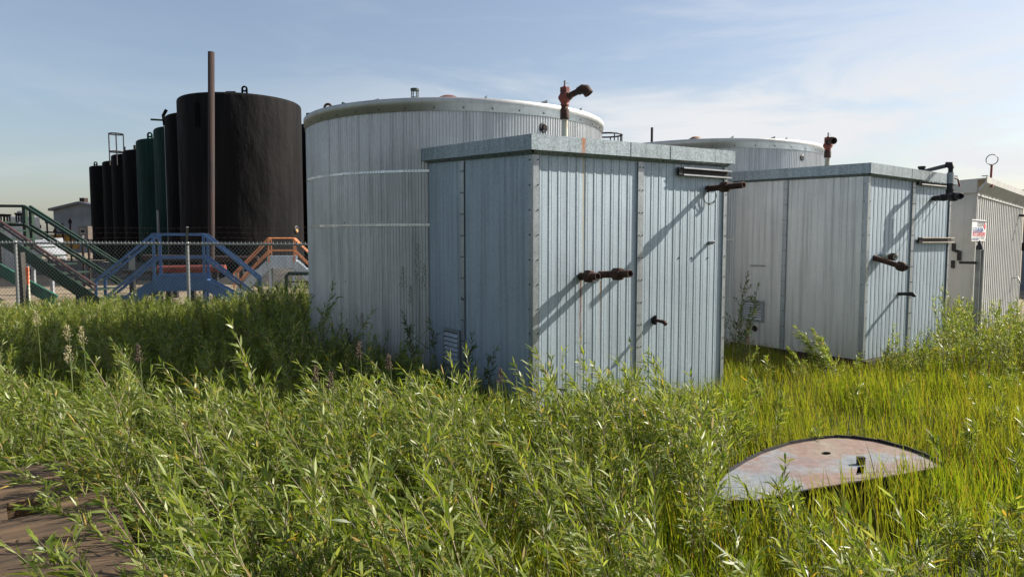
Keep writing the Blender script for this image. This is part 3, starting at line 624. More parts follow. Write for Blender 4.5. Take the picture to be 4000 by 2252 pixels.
# ------------------------------------------------------------------ dark tanks
def dark_tank(px, Y, topy, Rr, mat, label, z=0, dome=.12, group='row of tall dark tanks beyond the fence'):
    """px: left tangent pixel, Y: distance of the tangent point"""
    al = math.atan((px - 2000) / F_PX); ln = Y / math.cos(al); D_ = math.hypot(ln, Rr); th = al + math.atan(Rr / ln)
    cx, cy = D_ * math.sin(th), D_ * math.cos(th); H = 1.6 + (935 - topy) / F_PX * Y
    root = empty('dark_tank', (cx, cy, 0), 0, label, 'storage tank', group)
    mb = MB(); mb.lathe((0, 0, 0), (0, 0, 1), [(0, Rr), (H * .33, Rr), (H * .66, Rr), (H - .12, Rr), (H - .05, Rr - .02), (H - .01, Rr - .07), (H, Rr - .12)], 72); mb.build('shell', mat, root)
    mb = MB(); mb.lathe((0, 0, 0), (0, 0, 1), [(H, Rr - .12), (H + dome, 0)], 48); mb.build('roof', mat, root)
    return root, H, cx, cy
def lug(root, x, y, z, s=1.0, mat=None):
    mb = MB(); mb.tube([(x - .07 * s, y, z - .1), (x - .07 * s, y, z + .12 * s)], .03 * s, 6); mb.tube([(x + .07 * s, y, z - .1), (x + .07 * s, y, z + .12 * s)], .03 * s, 6); mb.ring((x, y, z + .12 * s), .07 * s, .03 * s, (0, 1, 0), 10, 6, 0, 2 * math.pi); mb.build('lifting_lug', mat or m_tblack2, root)
t, H, cx, cy = dark_tank(709, 27.2, 395, 2.30, m_tblack, 'biggest black tank, right behind the tall rusty pipe')
lug(t, .92, -2.0, H, 1.2)
mb = MB(); mb.tube([(.1, -1.2, H), (.1, -1.2, H + .2)], .05, 8); mb.tube([(-.08, -1.2, H + .17), (.28, -1.2, H + .17)], .06, 8); mb.build('vent', m_black, t)
p = on_tank((cx, cy), 2.30, 1157, 896); p.z -= .15; dd = Vector((p.x, p.y, 0)).normalized(); mb = MB(); mb.lathe(p, dd, [(.0, .17), (.03, .16), (.04, .08), (.01, 0)], 12); mb.m = 1; mb.lathe(p + Vector((0, 0, -.06)), dd, [(.02, .09), (.06, .05), (.065, 0)], 8); mb.build('nozzle', [m_black, paint('yellow_foam', (.5, .3, .1), bmp=.3)], t)
p = on_tank((cx, cy), 2.31, 770, 420); mb = MB(); ddt = Vector((-p.y, p.x, 0)).normalized() * .09; dn = Vector((p.x, p.y, 0)).normalized() * .03
mb.hexa([p - ddt + Vector((0, 0, -.85)), p + ddt + Vector((0, 0, -.85)), p + ddt + dn + Vector((0, 0, -.85)), p - ddt + dn + Vector((0, 0, -.85))], [p - ddt, p + ddt, p + ddt + dn, p - ddt + dn]); mb.build('gauge_board', m_tblack2, t)
t, H, _, _ = dark_tank(661, 31.3, 462, 2.25, m_tblack2, 'black tank tucked behind the left side of the biggest one')
mb = MB(); mb.tube([(-2.2, -.6, H - .35), (-2.25, -.6, H + .1), (-2.1, -.6, H + .35)], .07, 6); mb.build('overflow_pipe', m_tblack2, t); mb = MB(); mb.tube([(-1.0, -1.3, H), (-1.0, -1.3, H + .22)], .1, 8); mb.build('vent', m_tblack2, t)
t, H, _, _ = dark_tank(616, 35.1, 511, 2.25, m_tgreen, 'right-hand dark green tank with a bar fitting on its roof')
mb = MB(); mb.tube([(-1.2, -1.4, H), (-1.2, -1.4, H + .35)], .04, 6); mb.tube([(-1.9, -1.4, H + .4), (-.4, -1.4, H + .32)], .05, 6); mb.tube([(-.9, -1.4, H + .1), (-.3, -1.4, H + .2)], .13, 8); mb.build('roof_fitting', m_green, t)
mb = MB(); mb.tube([(-.9, -2.12, .3), (-.9, -2.12, H - .1)], .02, 5); mb.tube([(-1.35, -2.1, 0), (-1.35, -2.1, 3.0)], .07, 6); mb.build('gauge_pipe', m_steel, t)
mb = MB(); mb.tube([(-.1, -2.2, 1.9), (.5, -2.7, 1.9)], .12, 8); mb.tube([(.2, -2.45, 1.9), (.28, -2.52, 1.9)], .24, 10); mb.build('nozzle', m_black, t)
t, H, _, _ = dark_tank(547, 39.3, 555, 2.25, m_tgreen, 'left-hand dark green tank with a lifting lug')
lug(t, -.75, -1.9, H, 1.6, m_tgreen)
t, H, _, _ = dark_tank(494, 43.8, 595, 2.2, m_tblack2, 'black tank next to the left-hand green tank')
mb = MB(); mb.tube([(-1.9, -.8, H), (-1.9, -.8, H + .3)], .05, 6); mb.build('vent', m_black, t); mb = MB(); mb.tube([(-.9, -1.5, H), (-.9, -1.5, H + .3)], .09, 8); mb.tube([(-.3, -1.5, H + .12), (.5, -1.5, H + .12)], .07, 6); mb.build('vent', m_black, t)
t, H, _, _ = dark_tank(449, 48.3, 611, 2.2, m_tblack2, 'black tank under the tall ladder cage')
mb = MB()
p = on_top(0, 1)
def cage(mb, x, y, z0, z1, r=.55):
    for z in (z0, z1): mb.ring((x, y, z), r, .045, (0, 0, 1), 20, 5)
    for k in range(4): a = k * math.pi / 2 + .5; mb.tube([(x + r * math.cos(a), y + r * math.sin(a), z0 - .9), (x + r * math.cos(a), y + r * math.sin(a), z1)], .04, 5)
c0 = atY(456, 600, 47.0); cz1 = near_z(530, 47.0); cz0 = near_z(598, 47.0)
cage(mb, c0.x - t.location.x, c0.y - t.location.y, cz0, cz1, .42); mb.build('ladder_cage', m_black, t)
t, H, _, _ = dark_tank(414, 52.9, 636, 2.2, m_tblack2, 'black tank second from the left end of the row')
t, H, _, _ = dark_tank(363, 57.4, 654, 2.2, m_tblack2, 'black tank at the left end of the row with a small lug')
lug(t, -1.0, -1.7, H, 1.6)
t, H, _, _ = dark_tank(1165, 35.5, 502, 2.3, m_tblack2, 'black tank squeezed between the biggest black tank and the silver tank')
mb = MB(); q = atY(1210, 443, 34.5); vx, vy = q.x - t.location.x, q.y - t.location.y
mb.tube([(vx, vy, H - .3), (vx, vy, q.z - .45)], .10, 8); mb.tube([(vx, vy, q.z - .55), (vx, vy, q.z - .38)], .17, 8); mb.tube([(vx, vy, q.z - .1), (vx, vy, q.z)], .18, 8)
for k in range(4): a = .5 + k * math.pi / 2; mb.tube([(vx + .14 * math.cos(a), vy + .14 * math.sin(a), q.z - .4), (vx + .14 * math.cos(a), vy + .14 * math.sin(a), q.z - .08)], .03, 5)
mb.build('vent', m_black, t)
# tall tan tank cut by the left edge
al = math.atan((8 - 2000) / F_PX); ln = 30 / math.cos(al); Rr = 2.4; D_ = math.hypot(ln, Rr); th = al - math.atan(Rr / ln)
root = empty('tan_tank', (D_ * math.sin(th), D_ * math.cos(th), 0), 0, 'tall tan tank mostly outside the left edge', 'storage tank')
mb = MB(); mb.lathe((0, 0, 0), (0, 0, 1), [(0, Rr), (8.5, Rr), (8.6, Rr - .1)], 64); mb.build('shell', m_ttan, root); mb = MB(); mb.lathe((0, 0, 0), (0, 0, 1), [(8.6, Rr - .1), (8.9, 0)], 48); mb.build('roof', m_ttan, root)
# rusty mast
p = atY(825, 203, 22); q = atY(820, 935, 22); mb = MB(); mb.lathe((0, 0, 0), (p.x - q.x, 0, p.z), [(0, .10), (p.z, .098), (p.z, .08), (p.z - .3, .08)], 16); o = mb.build('rusty_pipe', m_rust2, loc=(q.x, 22, 0)); tag(o, 'tall rusty upright pipe in front of the biggest black tank', 'pipe')
# ------------------------------------------------------------------ chain-link fence
def fence():
    A = Vector((-11.2, 12.9, 0)); B = Vector((-1.6, 10.9, 0)); A = atY(-300, 935, 13.4); B = atY(1560, 935, 12.3); A.z = B.z = 0
    d = (B - A); L = d.length; u = d / L; rz = math.atan2(u.y, u.x)
    root = empty('chain_link_fence', A, rz, 'galvanised chain-link fence with barbed wire on a tilted arm', 'fence')
    zt = 1.53
    def zt_(t): return 1.545 - .045 * t / L
    mb = MB(); mb.tube([(0, 0, zt_(0)), (L, 0, zt_(L))], .021, 10); mb.build('top_rail', m_steel, root)
    # woven mesh as crossing wires
    mb = MB(); p_ = .075; h = 1.62; z0 = -.05; r = .0026; n = int((L + h) / p_)
    for k in range(-int(h / p_), int(L / p_)):
        for s_ in (0, 1):
            x0 = k * p_; x1 = x0 + h
            a = [x0, z0, x1, z0 + h]
            if s_: a = [x1, z0, x0, z0 + h]
            (xa, za, xb, zb) = a
            def clip(xa, za, xb, zb):
                if min(xa, xb) < 0:
                    if xa < 0: za += (zb - za) * (0 - xa) / (xb - xa); xa = 0
                    else: zb = za + (zb - za) * (0 - xa) / (xb - xa); xb = 0
                if max(xa, xb) > L:
                    if xa > L: za += (zb - za) * (L - xa) / (xb - xa); xa = L
                    else: zb = za + (zb - za) * (L - xa) / (xb - xa); xb = L
                return xa, za, xb, zb
            xa, za, xb, zb = clip(xa, za, xb, zb)
            if abs(xb - xa) < .01: continue
            yy = -.026 - (.004 if s_ else 0)
            mb.tube([(xa, yy, za), (xb, yy, zb)], r, 3, False)
    # twisted knuckles on top
    for k in range(int(L / p_)):
        x = (k + .5) * p_; mb.tube([(x - .008, -.028, zt_(x) + .0), (x, -.028, zt_(x) + .045), (x + .008, -.028, zt_(x))], .0025, 3, False)
    mb.build('wire_mesh', m_steel, root)
    for px in (-240, 63, 733, 1430):
        dd = ray(px, 1126); t = -(EYE - A).cross(dd).z / u.cross(dd).z
        t = ((EYE - A).x * dd.y - (EYE - A).y * dd.x) / (u.x * dd.y - u.y * dd.x)
        mb = MB(); mb.tube([(t, .03, -.2), (t, .03, zt_(t) + .02)], .030, 12); po = mb.build('post', m_steel, root)
        mb = MB(); mb.lathe((t, .03, zt_(t) - .03), (0, 0, 1), [(0, .034), (.05, .036), (.07, .02), (.08, 0)], 10); mb.build('post_cap', m_steel, po)
        if px == 733:
            mb = MB(); mb.bar((t, .02, zt_(t)), (t + .17, -.22, zt_(t) + .30), .035, .02); mb.build('barb_arm', m_steel, po); T = t
    mb = MB()
    for k in range(3):
        f = .35 + .3 * k; y = .02 - .24 * f; z = zt_(T) + .30 * f
        pts = [(L * i / 24, y, z + .012 * math.sin(i * 1.3)) for i in range(25)]; mb.tube(pts, .0014, 3, False)
        for i in range(int(L / .13)): x = i * .13; mb.tube([(x, y - .012, z - .012), (x + .004, y + .012, z + .014)], .0014, 3, False)
    mb.build('barbed_wire', m_rust, root)
fence()
# ------------------------------------------------------------------ stiles and stairs beyond the fence
def stile(px0, px1, Y, deck_y, rail_y, rot, out, drop, mats, label, tube_r=None, depth=.75, ramp=False, cat='crossover stairs', rail_low=.5):
    """deck between pixels px0..px1 at depth Y; handrails front and back, flights down both sides"""
    a = atY(px0, deck_y, Y); b = atY(px1, deck_y, Y); W = (b.x - a.x) / math.cos(rot) / (1 + math.tan(rot) * 0); zd = a.z
    root = empty('crossover_stairs', (a.x, a.y, 0), rot, label, cat)
    zr = near_z(rail_y, Y); m_rail, m_str = mats
    def leg(mb, p, q, w_=.055, d_=.045):
        if tube_r: mb.tube([p, q], tube_r, 6)
        else: mb.bar(p, q, d_, w_)
    for yy in (0, depth):
        mb = MB()
        xs = [0, W]; E0 = (-out, yy, zr - drop); E1 = (W + out, yy, zr - drop)
        for dz, k in ((0, 1), (-(zr - zd) * rail_low, 1)):
            leg(mb, (0, yy, zr + dz), (W, yy, zr + dz)); leg(mb, (0, yy, zr + dz), (E0[0], yy, E0[2] + dz)); leg(mb, (W, yy, zr + dz), (E1[0], yy, E1[2] + dz))
        mb.build('handrail', m_rail, root)
        for x in (0, W):
            mb = MB(); leg(mb, (x, yy + .003, zd - .05), (x, yy + .003, zr - .02)); mb.build('rail_post', m_rail, root)
        for x in (-out, W + out):
            mb = MB(); leg(mb, (x, yy + .003, max(0, zr - drop - 1.02)), (x, yy + .003, zr - drop)); mb.build('rail_post', m_rail, root)
        for (xa, xb) in ((0, -out * .98), (W, W + out * .98)):
            mb = MB(); mb.bar((xa, yy + .06 * (1 if yy == 0 else -1), zd - .09), (xb, yy + .06 * (1 if yy == 0 else -1), max(-.02, zd - drop - .12)), .02, .24); mb.build('stringer', m_str, root)
    if ramp:
        for (xa, xb) in ((-.06, -out), (W + .06, W + out)):
            mb = MB(); A_ = [Vector((xa, .075, zd - .03)), Vector((xa, depth - .075, zd - .03)), Vector((xb, depth - .075, zd - drop)), Vector((xb, .075, zd - drop))]
            mb.hexa(A_ if xa > 0 else A_[::-1], [q + Vector((0, 0, .02)) for q in (A_ if xa > 0 else A_[::-1])]); mb.build('stair_plate', m_str, root)
    mb = MB(); mb.box(-.05, W + .05, .03, depth - .03, zd - .03, zd); mb.box(-.05, W + .05, .005, .028, zd - .22, zd + .13); mb.box(-.05, W + .05, depth - .028, depth - .005, zd - .22, zd + .13); mb.build('deck', m_str, root)
    n = 3
    for s_ in (0, 1):
        for k in range(1, n + 1):
            f = k / (n + .6); x = -out * f if s_ == 0 else W + out * f; z = zd - (drop) * f * .95
            mb = MB(); mb.box(x - .12, x + .12, .085, depth - .085, z - .02, z + .01); mb.build('tread', m_str, root)
    mb = MB()
    for x in (.02, W - .02):
        for yy in (.1, depth - .1): mb.bar((x, yy, -.05), (x, yy, zd - .1), .06, .06)
    mb.build('leg_frame', m_str, root)
    return root
stile(604, 776, 15.0, 1098, 915, R(17), 1.12, .98, (m_blue, m_blue), 'blue crossover stairs with square handrails just behind the fence')
stile(1050, 1142, 20.0, 1018, 930, R(14), .95, 1.0, (m_orange, m_silver), 'silver crossover stairs with thin orange handrails by the silver tank', .022, .9, ramp=True, rail_low=.55)
mb = MB(); p = atY(1118, 1068, 17); q = atY(1300, 1066, 17)
root = empty('pipe_barrier', (p.x, 17, 0), 0, 'dark green tubular barrier in front of the silver crossover stairs', 'barrier')
mb.tube([(0, 0, 0), (0, 0, p.z - .06), (.06, 0, p.z), (q.x - p.x, 0, p.z)], .045, 8); mb.tube([(q.x - p.x, 0, 0), (q.x - p.x, 0, p.z)], .045, 8); mb.build('frame', m_green, root)
mb = MB(); mb.tube([(.05, 0, p.z - .2), (q.x - p.x, 0, p.z - .2)], .02, 6); mb.build('cross_bar', m_black, root)
# big green stairs at the left
def green_stairs():
    Y = 15.5; P = lambda x, y, Yy=Y: atY(x, y, Yy)
    root = empty('green_staircase', (P(180, 935).x, Y, 0), 0, 'long dark green staircase with a maroon near rail coming down behind the fence', 'staircase'); O = Vector(root.location)
    def pt(x, y, Yy): return P(x, y, Yy) - O
    Yn, Yf = 14.6, 15.8
    a0, a1 = pt(-160, 756, Yn), pt(372, 1115, Yn)
    mb = MB(); mb.tube([a0, a1], .028, 6); mb.tube([a0 - Vector((0, 0, .09)), a1 - Vector((0, 0, .09))], .022, 6); mb.build('near_handrail', m_maroon, root)
    b0, b1 = pt(-100, 803, Yf), pt(94, 805, Yf); b2 = pt(460, 1035, Yf)
    mb = MB(); mb.bar(b0, b1, .06, .06); mb.bar(b1, b2, .06, .06); d = Vector((0, 0, -.42)); mb.bar(b0 + d, b1 + d, .05, .06); mb.bar(b1 + d, b2 + d, .05, .05); mb.build('far_handrail', m_green, root)
    c0, c1 = pt(116, 806, Yf + .5), pt(470, 1030, Yf + .5); mb = MB(); mb.bar(c0, c1, .06, .06); mb.bar(c0 + d, c1 + d, .05, .05); mb.build('outer_handrail', m_green, root)
    for (x, Yy) in ((92, Yf + .031), (117, Yf + .531)):
        mb = MB(); p = pt(x, 808, Yy); mb.bar((p.x, p.y + .035, p.z - .98), (p.x, p.y + .035, p.z), .09, .07); mb.build('rail_post', m_green, root)
    for Yy, nm in ((Yn + .05, 0), (Yf, 1)):
        s0, s1 = pt(-120, 850, Yy), pt(392, 1190, Yy); mb = MB(); mb.bar(s0, s1, .03, .24); mb.build('stringer', m_green, root)
    s0, s1 = pt(-120, 850, Yn + .1), pt(392, 1190, Yn + .1)
    for k in range(10):
        f = (k + .6) / 10; p = s0 + (s1 - s0) * f
        mb = MB(); mb.box(p.x - .14, p.x + .13, p.y, p.y + Yf - Yn - .15, p.z + .02, p.z + .05); mb.m = 1; mb.box(p.x - .14, p.x + .13, p.y - .02, p.y - .001, p.z - .03, p.z + .055); mb.build('tread', [m_green, m_tread], root)
    for x in (60, 290):
        mb = MB(); p = pt(x, 900, Yf); mb.bar((p.x, p.y + .05, -.1), (p.x, p.y + .05, pt(x, 1000 if x < 100 else 1060, Yf).z - .1), .08, .08); mb.build('support_leg', m_green, root)
green_stairs()
def beam(name, pts, Y, w_, h_, mat, label, cat):
    p, q = atY(*pts[0], Y), atY(*pts[1], Y); O = Vector((p.x, Y, 0)); mb = MB(); mb.bar(p - O, q - O, w_, h_); o = mb.build(name, mat, loc=O); return tag(o, label, cat)
beam('steel_ramp', ((-60, 1020), (215, 1172)), 14.0, .06, .22, m_green_b, 'bright green steel channel sloping to the ground at far left', 'steel channel')
# dark post and orange-ribboned stake
p = atY(90, 1150, 13.9); mb = MB(); mb.bar((0, 0, -.1), (-.03, 0, atY(86, 985, 13.9).z), .13, .13); o = mb.build('wooden_post', paint('dark_post', (.05, .045, .04), (.03, .025, .02), .9), loc=(p.x, 13.9, 0)); tag(o, 'dark weathered post beside the orange ribbon stake', 'post')
p = atY(114, 1150, 13.7); root = empty('survey_stake', (p.x, 13.7, 0), 0, 'survey stake with a bright orange ribbon behind the left fence post', 'stake')
mb = MB(); mb.bar((0, 0, -.1), (0, 0, atY(114, 1040, 13.7).z), .04, .02); mb.build('stake', m_cream, root)
mb = MB(); zt = atY(114, 1042, 13.7).z; mb.hexa([(-.02, -.03, zt - .34), (.02, -.035, zt - .34), (.025, -.02, zt - .34), (-.01, -.02, zt - .34)], [(-.035, -.03, zt), (.03, -.03, zt), (.03, -.015, zt), (-.03, -.015, zt)]); mb.build('ribbon', paint('orange_ribbon', (.95, .16, .04), bmp=0), root)
# far metal building
Yb = 85; a = atY(208, 822, Yb); ap = atY(321, 797, Yb); W = (ap.x - a.x) * 2; root = empty('far_building', (a.x, Yb, 0), R(-4), 'distant grey metal-sided building with a gable roof at left', 'building')
mb = MB(); corrugated(mb, W / 2, (0, 0), (a.z, ap.z), 0, .45, [(0, 0), (.05, 0), (.055, -.014), (.09, -.014), (.095, 0)]); n0 = len(mb.v)
m2 = MB(); corrugated(m2, W / 2, (0, 0), (ap.z, a.z), 0, .45, [(0, 0), (.05, 0), (.055, -.014), (.09, -.014), (.095, 0)]); mb.add([(x + W / 2, y, z) for x, y, z in m2.v], m2.f)
mb.add([(0, 0, 0), (0, 12, 0), (0, 12, a.z), (0, 0, a.z)], [[3, 2, 1, 0]])
mb.build('wall', paint('blue_grey_siding', (.13, .155, .185), (.09, .11, .135), .6, .1, .6), root)
for s_ in (0, 1):
    mb = MB(); x0, x1 = (-.3, W / 2) if s_ == 0 else (W + .3, W / 2); z0_, z1 = a.z - .05, ap.z + .02
    mb.hexa([(x0, -.5, z0_), (x1, -.5, z1), (x1, 12.5, z1), (x0, 12.5, z0_)], [(x0, -.5, z0_ + .28), (x1, -.5, z1 + .28), (x1, 12.5, z1 + .28), (x0, 12.5, z0_ + .28)]); mb.build('roof', paint('slate_roof', (.08, .09, .11), rough=.6), root)
mb = MB(); mb.box(W / 2 - .3, W / 2 + .3, .2, .9, ap.z + .1, ap.z + .75); mb.build('roof_vent', m_rust2, root)
# control cabinet
a = atY(304, 883, 24); b = atY(345, 934, 24); root = empty('control_cabinet', (a.x, 24, 0), 0, 'brown control cabinet with a dark framed screen before the far building', 'cabinet'); w_ = b.x - a.x
mb = MB(); mb.box(0, w_, 0, .25, b.z, a.z); mb.build('cabinet', paint('taupe_cabinet', (.12, .10, .085), rough=.5), root)
mb = MB(); mb.box(w_ * .24, w_ * .78, -.02, -.001, b.z + .18, a.z - .08); mb.build('window_frame', m_steel, root)
mb = MB(); mb.box(w_ * .31, w_ * .71, -.026, -.0205, b.z + .22, a.z - .12); mb.build('screen', m_dark, root)
mb = MB(); mb.box(w_ * .42, w_ * .62, -.006, -.0005, b.z + .04, b.z + .13); mb.build('notice', m_white, root)
mb = MB(); mb.bar((w_ * .2, .12, -.1), (w_ * .2, .12, b.z), .06, .06); mb.bar((w_ * .8, .12, -.1), (w_ * .8, .12, b.z), .06, .06); mb.build('stand', m_rust2, root)
# white vessels with pipework at far left
for k, (px, ty, by, wd) in enumerate(((5, 872, 940, 28), (29, 873, 940, 26), (74, 868, 942, 24))):
    Y = 33; a = atY(px, ty, Y); r = wd / 2 / F_PX * Y
    root = empty('white_vessel', (a.x, Y, 0), 0, ['white upright vessel cut by the left edge behind the stairs', 'middle white upright vessel behind the green stairs', 'white upright vessel nearest the green stair post'][k], 'vessel', 'white vessels behind the stairs')
    mb = MB(); mb.lathe((0, 0, 0), (0, 0, 1), [(0, r), (a.z - .08, r), (a.z, r * .7), (a.z + .05, 0)], 16); mb.build('shell', m_white, root)
    mb = MB(); z = a.z
    for j in range(3): x = (j - 1) * r * .8; mb.tube([(x, 0, z - .02), (x, 0, z + .38)], .035, 6); mb.tube([(x, 0, z + .36), (x, 0, z + .44)], .07, 6)
    mb.tube([(-r, 0, z + .34), (r, 0, z + .34)], .03, 6); mb.build('top_piping', m_black, root)
# grey tank top piece (white housing) behind the stairs
a = atY(70, 845, 34); root = empty('equipment_housing', (a.x, 34, 0), 0, 'pale grey equipment housing rising behind the green stair post', 'housing'); mb = MB(); mb.box(-.5, .25, 0, 1.2, 0, a.z + .0); mb.build('body', m_white, root, bevel=.03); mb = MB(); mb.lathe((0, .3, a.z), (0, 0, 1), [(0, .22), (.25, .20), (.3, 0)], 12); mb.build('cap', m_steel, root)
# yellow rusty machinery
a = atY(160, 900, 44); root = empty('pump_machinery', (a.x, 44, 0), 0, 'rusty machinery with a yellow frame left of the far building', 'machinery')
mb = MB(); mb.box(-.3, 1.9, 0, .8, 1.0, 1.3); mb.box(.2, 1.6, .1, .7, 1.3, 1.9); mb.build('frame', paint('yellow_equipment', (.55, .30, .03), (.25, .12, .03), .6, 0, 3), root)
mb = MB()
for j in range(6): x = -.5 + j * .48; h = 2.3 + .9 * ((j * 7) % 3) / 3; mb.tube([(x, -.1, 0), (x, -.1, h)], .05, 6); mb.tube([(x, -.1, h - .3), (x, -.1, h - .1)], .1, 6)
mb.tube([(-.5, -.1, 2.1), (1.9, -.1, 2.0)], .05, 6); mb.build('pipework', m_rust2, root)
# grey sloping cover
p0, p1, p2, p3 = atY(130, 930, 21), atY(245, 928, 23), atY(262, 1010, 19), atY(150, 965, 18.5)
mb = MB(); d = Vector((0, 0, -.05)); mb.hexa([q + d for q in (p3, p2, p1, p0)], [p3, p2, p1, p0]); O = Vector((p0.x, 20, 0)); mb.v = [tuple(Vector(v) - O) for v in mb.v]
mb.bar((.3, .5, -.05), (.3, .5, .85), .08, .08); mb.bar((.9, .4, -.05), (.9, .4, .8), .08, .08)
tag(mb.build('sheet_cover', paint('grey_sheet', (.26, .27, .29), (.20, .21, .22), .7, 0, 2), loc=O), 'sloping grey metal sheet on legs behind the staircase', 'metal sheet')
# low pipes and clutter on the gravel behind the fence
for k, (xa, ya, xb, yb, Y, r, m_, lb) in enumerate(((560, 1005, 1010, 1012, 24, .11, m_rust2, 'long dark rusty pipe on low stands in front of the black tanks'), (480, 1060, 720, 1066, 19.5, .06, m_black, 'thin black pipe lying left behind the blue stairs'), (620, 1052, 880, 1048, 17.5, .10, m_redv, 'dull red pipe running under the blue stairs'))):
    p, q = atY(xa, ya, Y), atY(xb, yb, Y); O = Vector((p.x, Y, 0)); root = empty('flow_line', O, 0, lb, 'pipe'); mb = MB(); mb.tube([p - O, q - O], r, 10); mb.build('pipe', m_, root)
    for f in (.15, .5, .85): x = (q.x - p.x) * f; mb = MB(); mb.box(x - .06, x + .06, -.06, .06, -.05, p.z - r * .5); mb.build('stand', m_black, root)
mb = MB(); p = atY(510, 960, 22); mb.box(-.12, .12, 0, .1, .0, 1.0); tag(mb.build('pipe_marker', m_steel, loc=(atY(510, 900, 26).x, 26, 0)), 'small pale marker post before the black tanks', 'post')
# low dark ridge set along the foot of the tanks
def ridge():
    m = paint('dark_ridge', (.045, .042, .04), (.09, .08, .065), .95, 0, 2, bmp=.5, bscale=8)
    mb = MB(); mb.s = True; n = 40; pr = [(-1.6, 0), (-.9, .42), (0, .55), (.9, .42), (1.6, 0)]
    A, B = Vector((-27, 43, 0)), Vector((-4, 24.2, 0)); A = Vector((-22.5, 34.5, 0)); B = Vector((-4.5, 23.5, 0)); u = (B - A).normalized(); v = Vector((-u.y, u.x, 0)); vs = []
    for i in range(n + 1):
        c = A + (B - A) * i / n
        for (a_, z) in pr: vs.append(c + v * (a_ + rs.uniform(-.1, .1)) + Vector((0, 0, z * (1 + rs.uniform(-.2, .2)) - .03)))
    mb.add(vs, [[i * 5 + k, (i + 1) * 5 + k, (i + 1) * 5 + k + 1, i * 5 + k + 1] for i in range(n) for k in range(4)])
    tag(mb.build('low_ridge', m), kind='structure')
ridge()
# ------------------------------------------------------------------ half-round steel plate in the grass
def plate():
    Z = .14
    def P(x, y): p = atZ(2700 + x * .4497, 1600 + y * .4497, Z); return Vector((p.x, p.y, 0))
    back = [(185, 760), (215, 660), (320, 545), (470, 450), (620, 375), (850, 300), (1080, 255), (1250, 240), (1400, 245), (1620, 275), (1840, 330), (2000, 385), (2120, 440), (2190, 485)]
    front = [(1840, 550), (1400, 622), (900, 705), (540, 780), (300, 775)]
    O = P(1200, 500); O.z = 0
    ring = [P(*q) - O for q in back + front]; hole = [P(1170 + 45 * math.cos(t), 375 + 13 * math.sin(t)) - O for t in np.linspace(0, 2 * math.pi, 17)[:-1]][::-1]
    slot = [P(*q) - O for q in ((1445, 492), (1502, 486), (1502, 550), (1430, 562))]
    root = empty('steel_plate', O, 0, 'half-round faded steel plate with a round hole, lying raised in the grass', 'metal plate')
    loops = [ring, hole, slot]; tri = tessellate_polygon([[Vector(v) for v in lp] for lp in loops]); vs = [v for lp in loops for v in lp]
    mb = MB(); t = .008
    def upf(f):
        a, b, c = (vs[i] for i in f); return f if (b - a).cross(c - a).z > 0 else (f[0], f[2], f[1])
    mb.add([(v.x, v.y, Z) for v in vs], [list(upf(f)) for f in tri]); mb.add([(v.x, v.y, Z - t) for v in vs], [list(upf(f))[::-1] for f in tri])
    o = 0
    for lp in loops:
        k = len(lp); mb.add([(v.x, v.y, Z) for v in lp] + [(v.x, v.y, Z - t) for v in lp], [[i, (i + 1) % k, (i + 1) % k + k, i + k] for i in range(k)])
    m, nt, b = newmat('faded_plate_paint')
    n1 = noise(nt, 1.6, 6, rough=.6); n2 = noise(nt, 2.4, 5, loc=(5, 2, 0)); n3 = noise(nt, 22, 5)
    a_ = ramp(nt, n1, [(.38, (.16, .18, .205)), (.47, (.20, .205, .21)), (.51, (.20, .14, .115)), (.56, (.21, .17, .13)), (.70, (.24, .20, .15))])
    a_ = mixc(nt, ramp(nt, n2, [(.48, g3(0)), (.60, g3(.7))]), a_, (.19, .11, .085))
    a_ = mixc(nt, .6, a_, ramp(nt, n3, [(.35, g3(.6)), (.6, g3(1.05))]), 'MULTIPLY')
    nt.links.new(a_, b.inputs['Base Color']); b.inputs['Roughness'].default_value = .62; bump(nt, b, noise(nt, 2.5, 4), .15, .03)
    mb.build('plate', m, root)
    rim = MB(); pts = [P(*q) - O for q in back]
    for p, q in zip(pts[2:-1], pts[3:]): rim.bar((p.x, p.y, Z + .012), (q.x, q.y, Z + .006), .010, .022)
    rim.build('back_rim', m_black, root)
    br = MB(); c = P(1470, 470) - O; br.box(c.x - .022, c.x + .022, c.y - .02, c.y + .012, Z - .02, Z + .05); br.build('bracket', m_black, root)
    lg = MB()                                     # black sheets stand in for the shade under the raised plate
    fp = [P(*q) - O for q in ((2040, 520), (1400, 600), (700, 720), (330, 740))]
    for p, q in zip(fp[:-1], fp[1:]):
        n_ = Vector((-(q - p).y, (q - p).x, 0)).normalized() * -.10
        lg.bar((p.x + n_.x, p.y + n_.y, Z - .17), (q.x + n_.x, q.y + n_.y, Z - .17), .01, .32)
    bp = [P(*q) - O for q in ((520, 470), (1000, 300), (1600, 300), (2040, 430))]
    for p, q in zip(bp[:-1], bp[1:]): lg.bar((p.x, p.y, Z - .2), (q.x, q.y, Z - .2), .01, .38)
    lg.build('gap_shade_skirt', m_black, root)
    return [(v.x + O.x, v.y + O.y) for v in ring]
PLATE = plate()
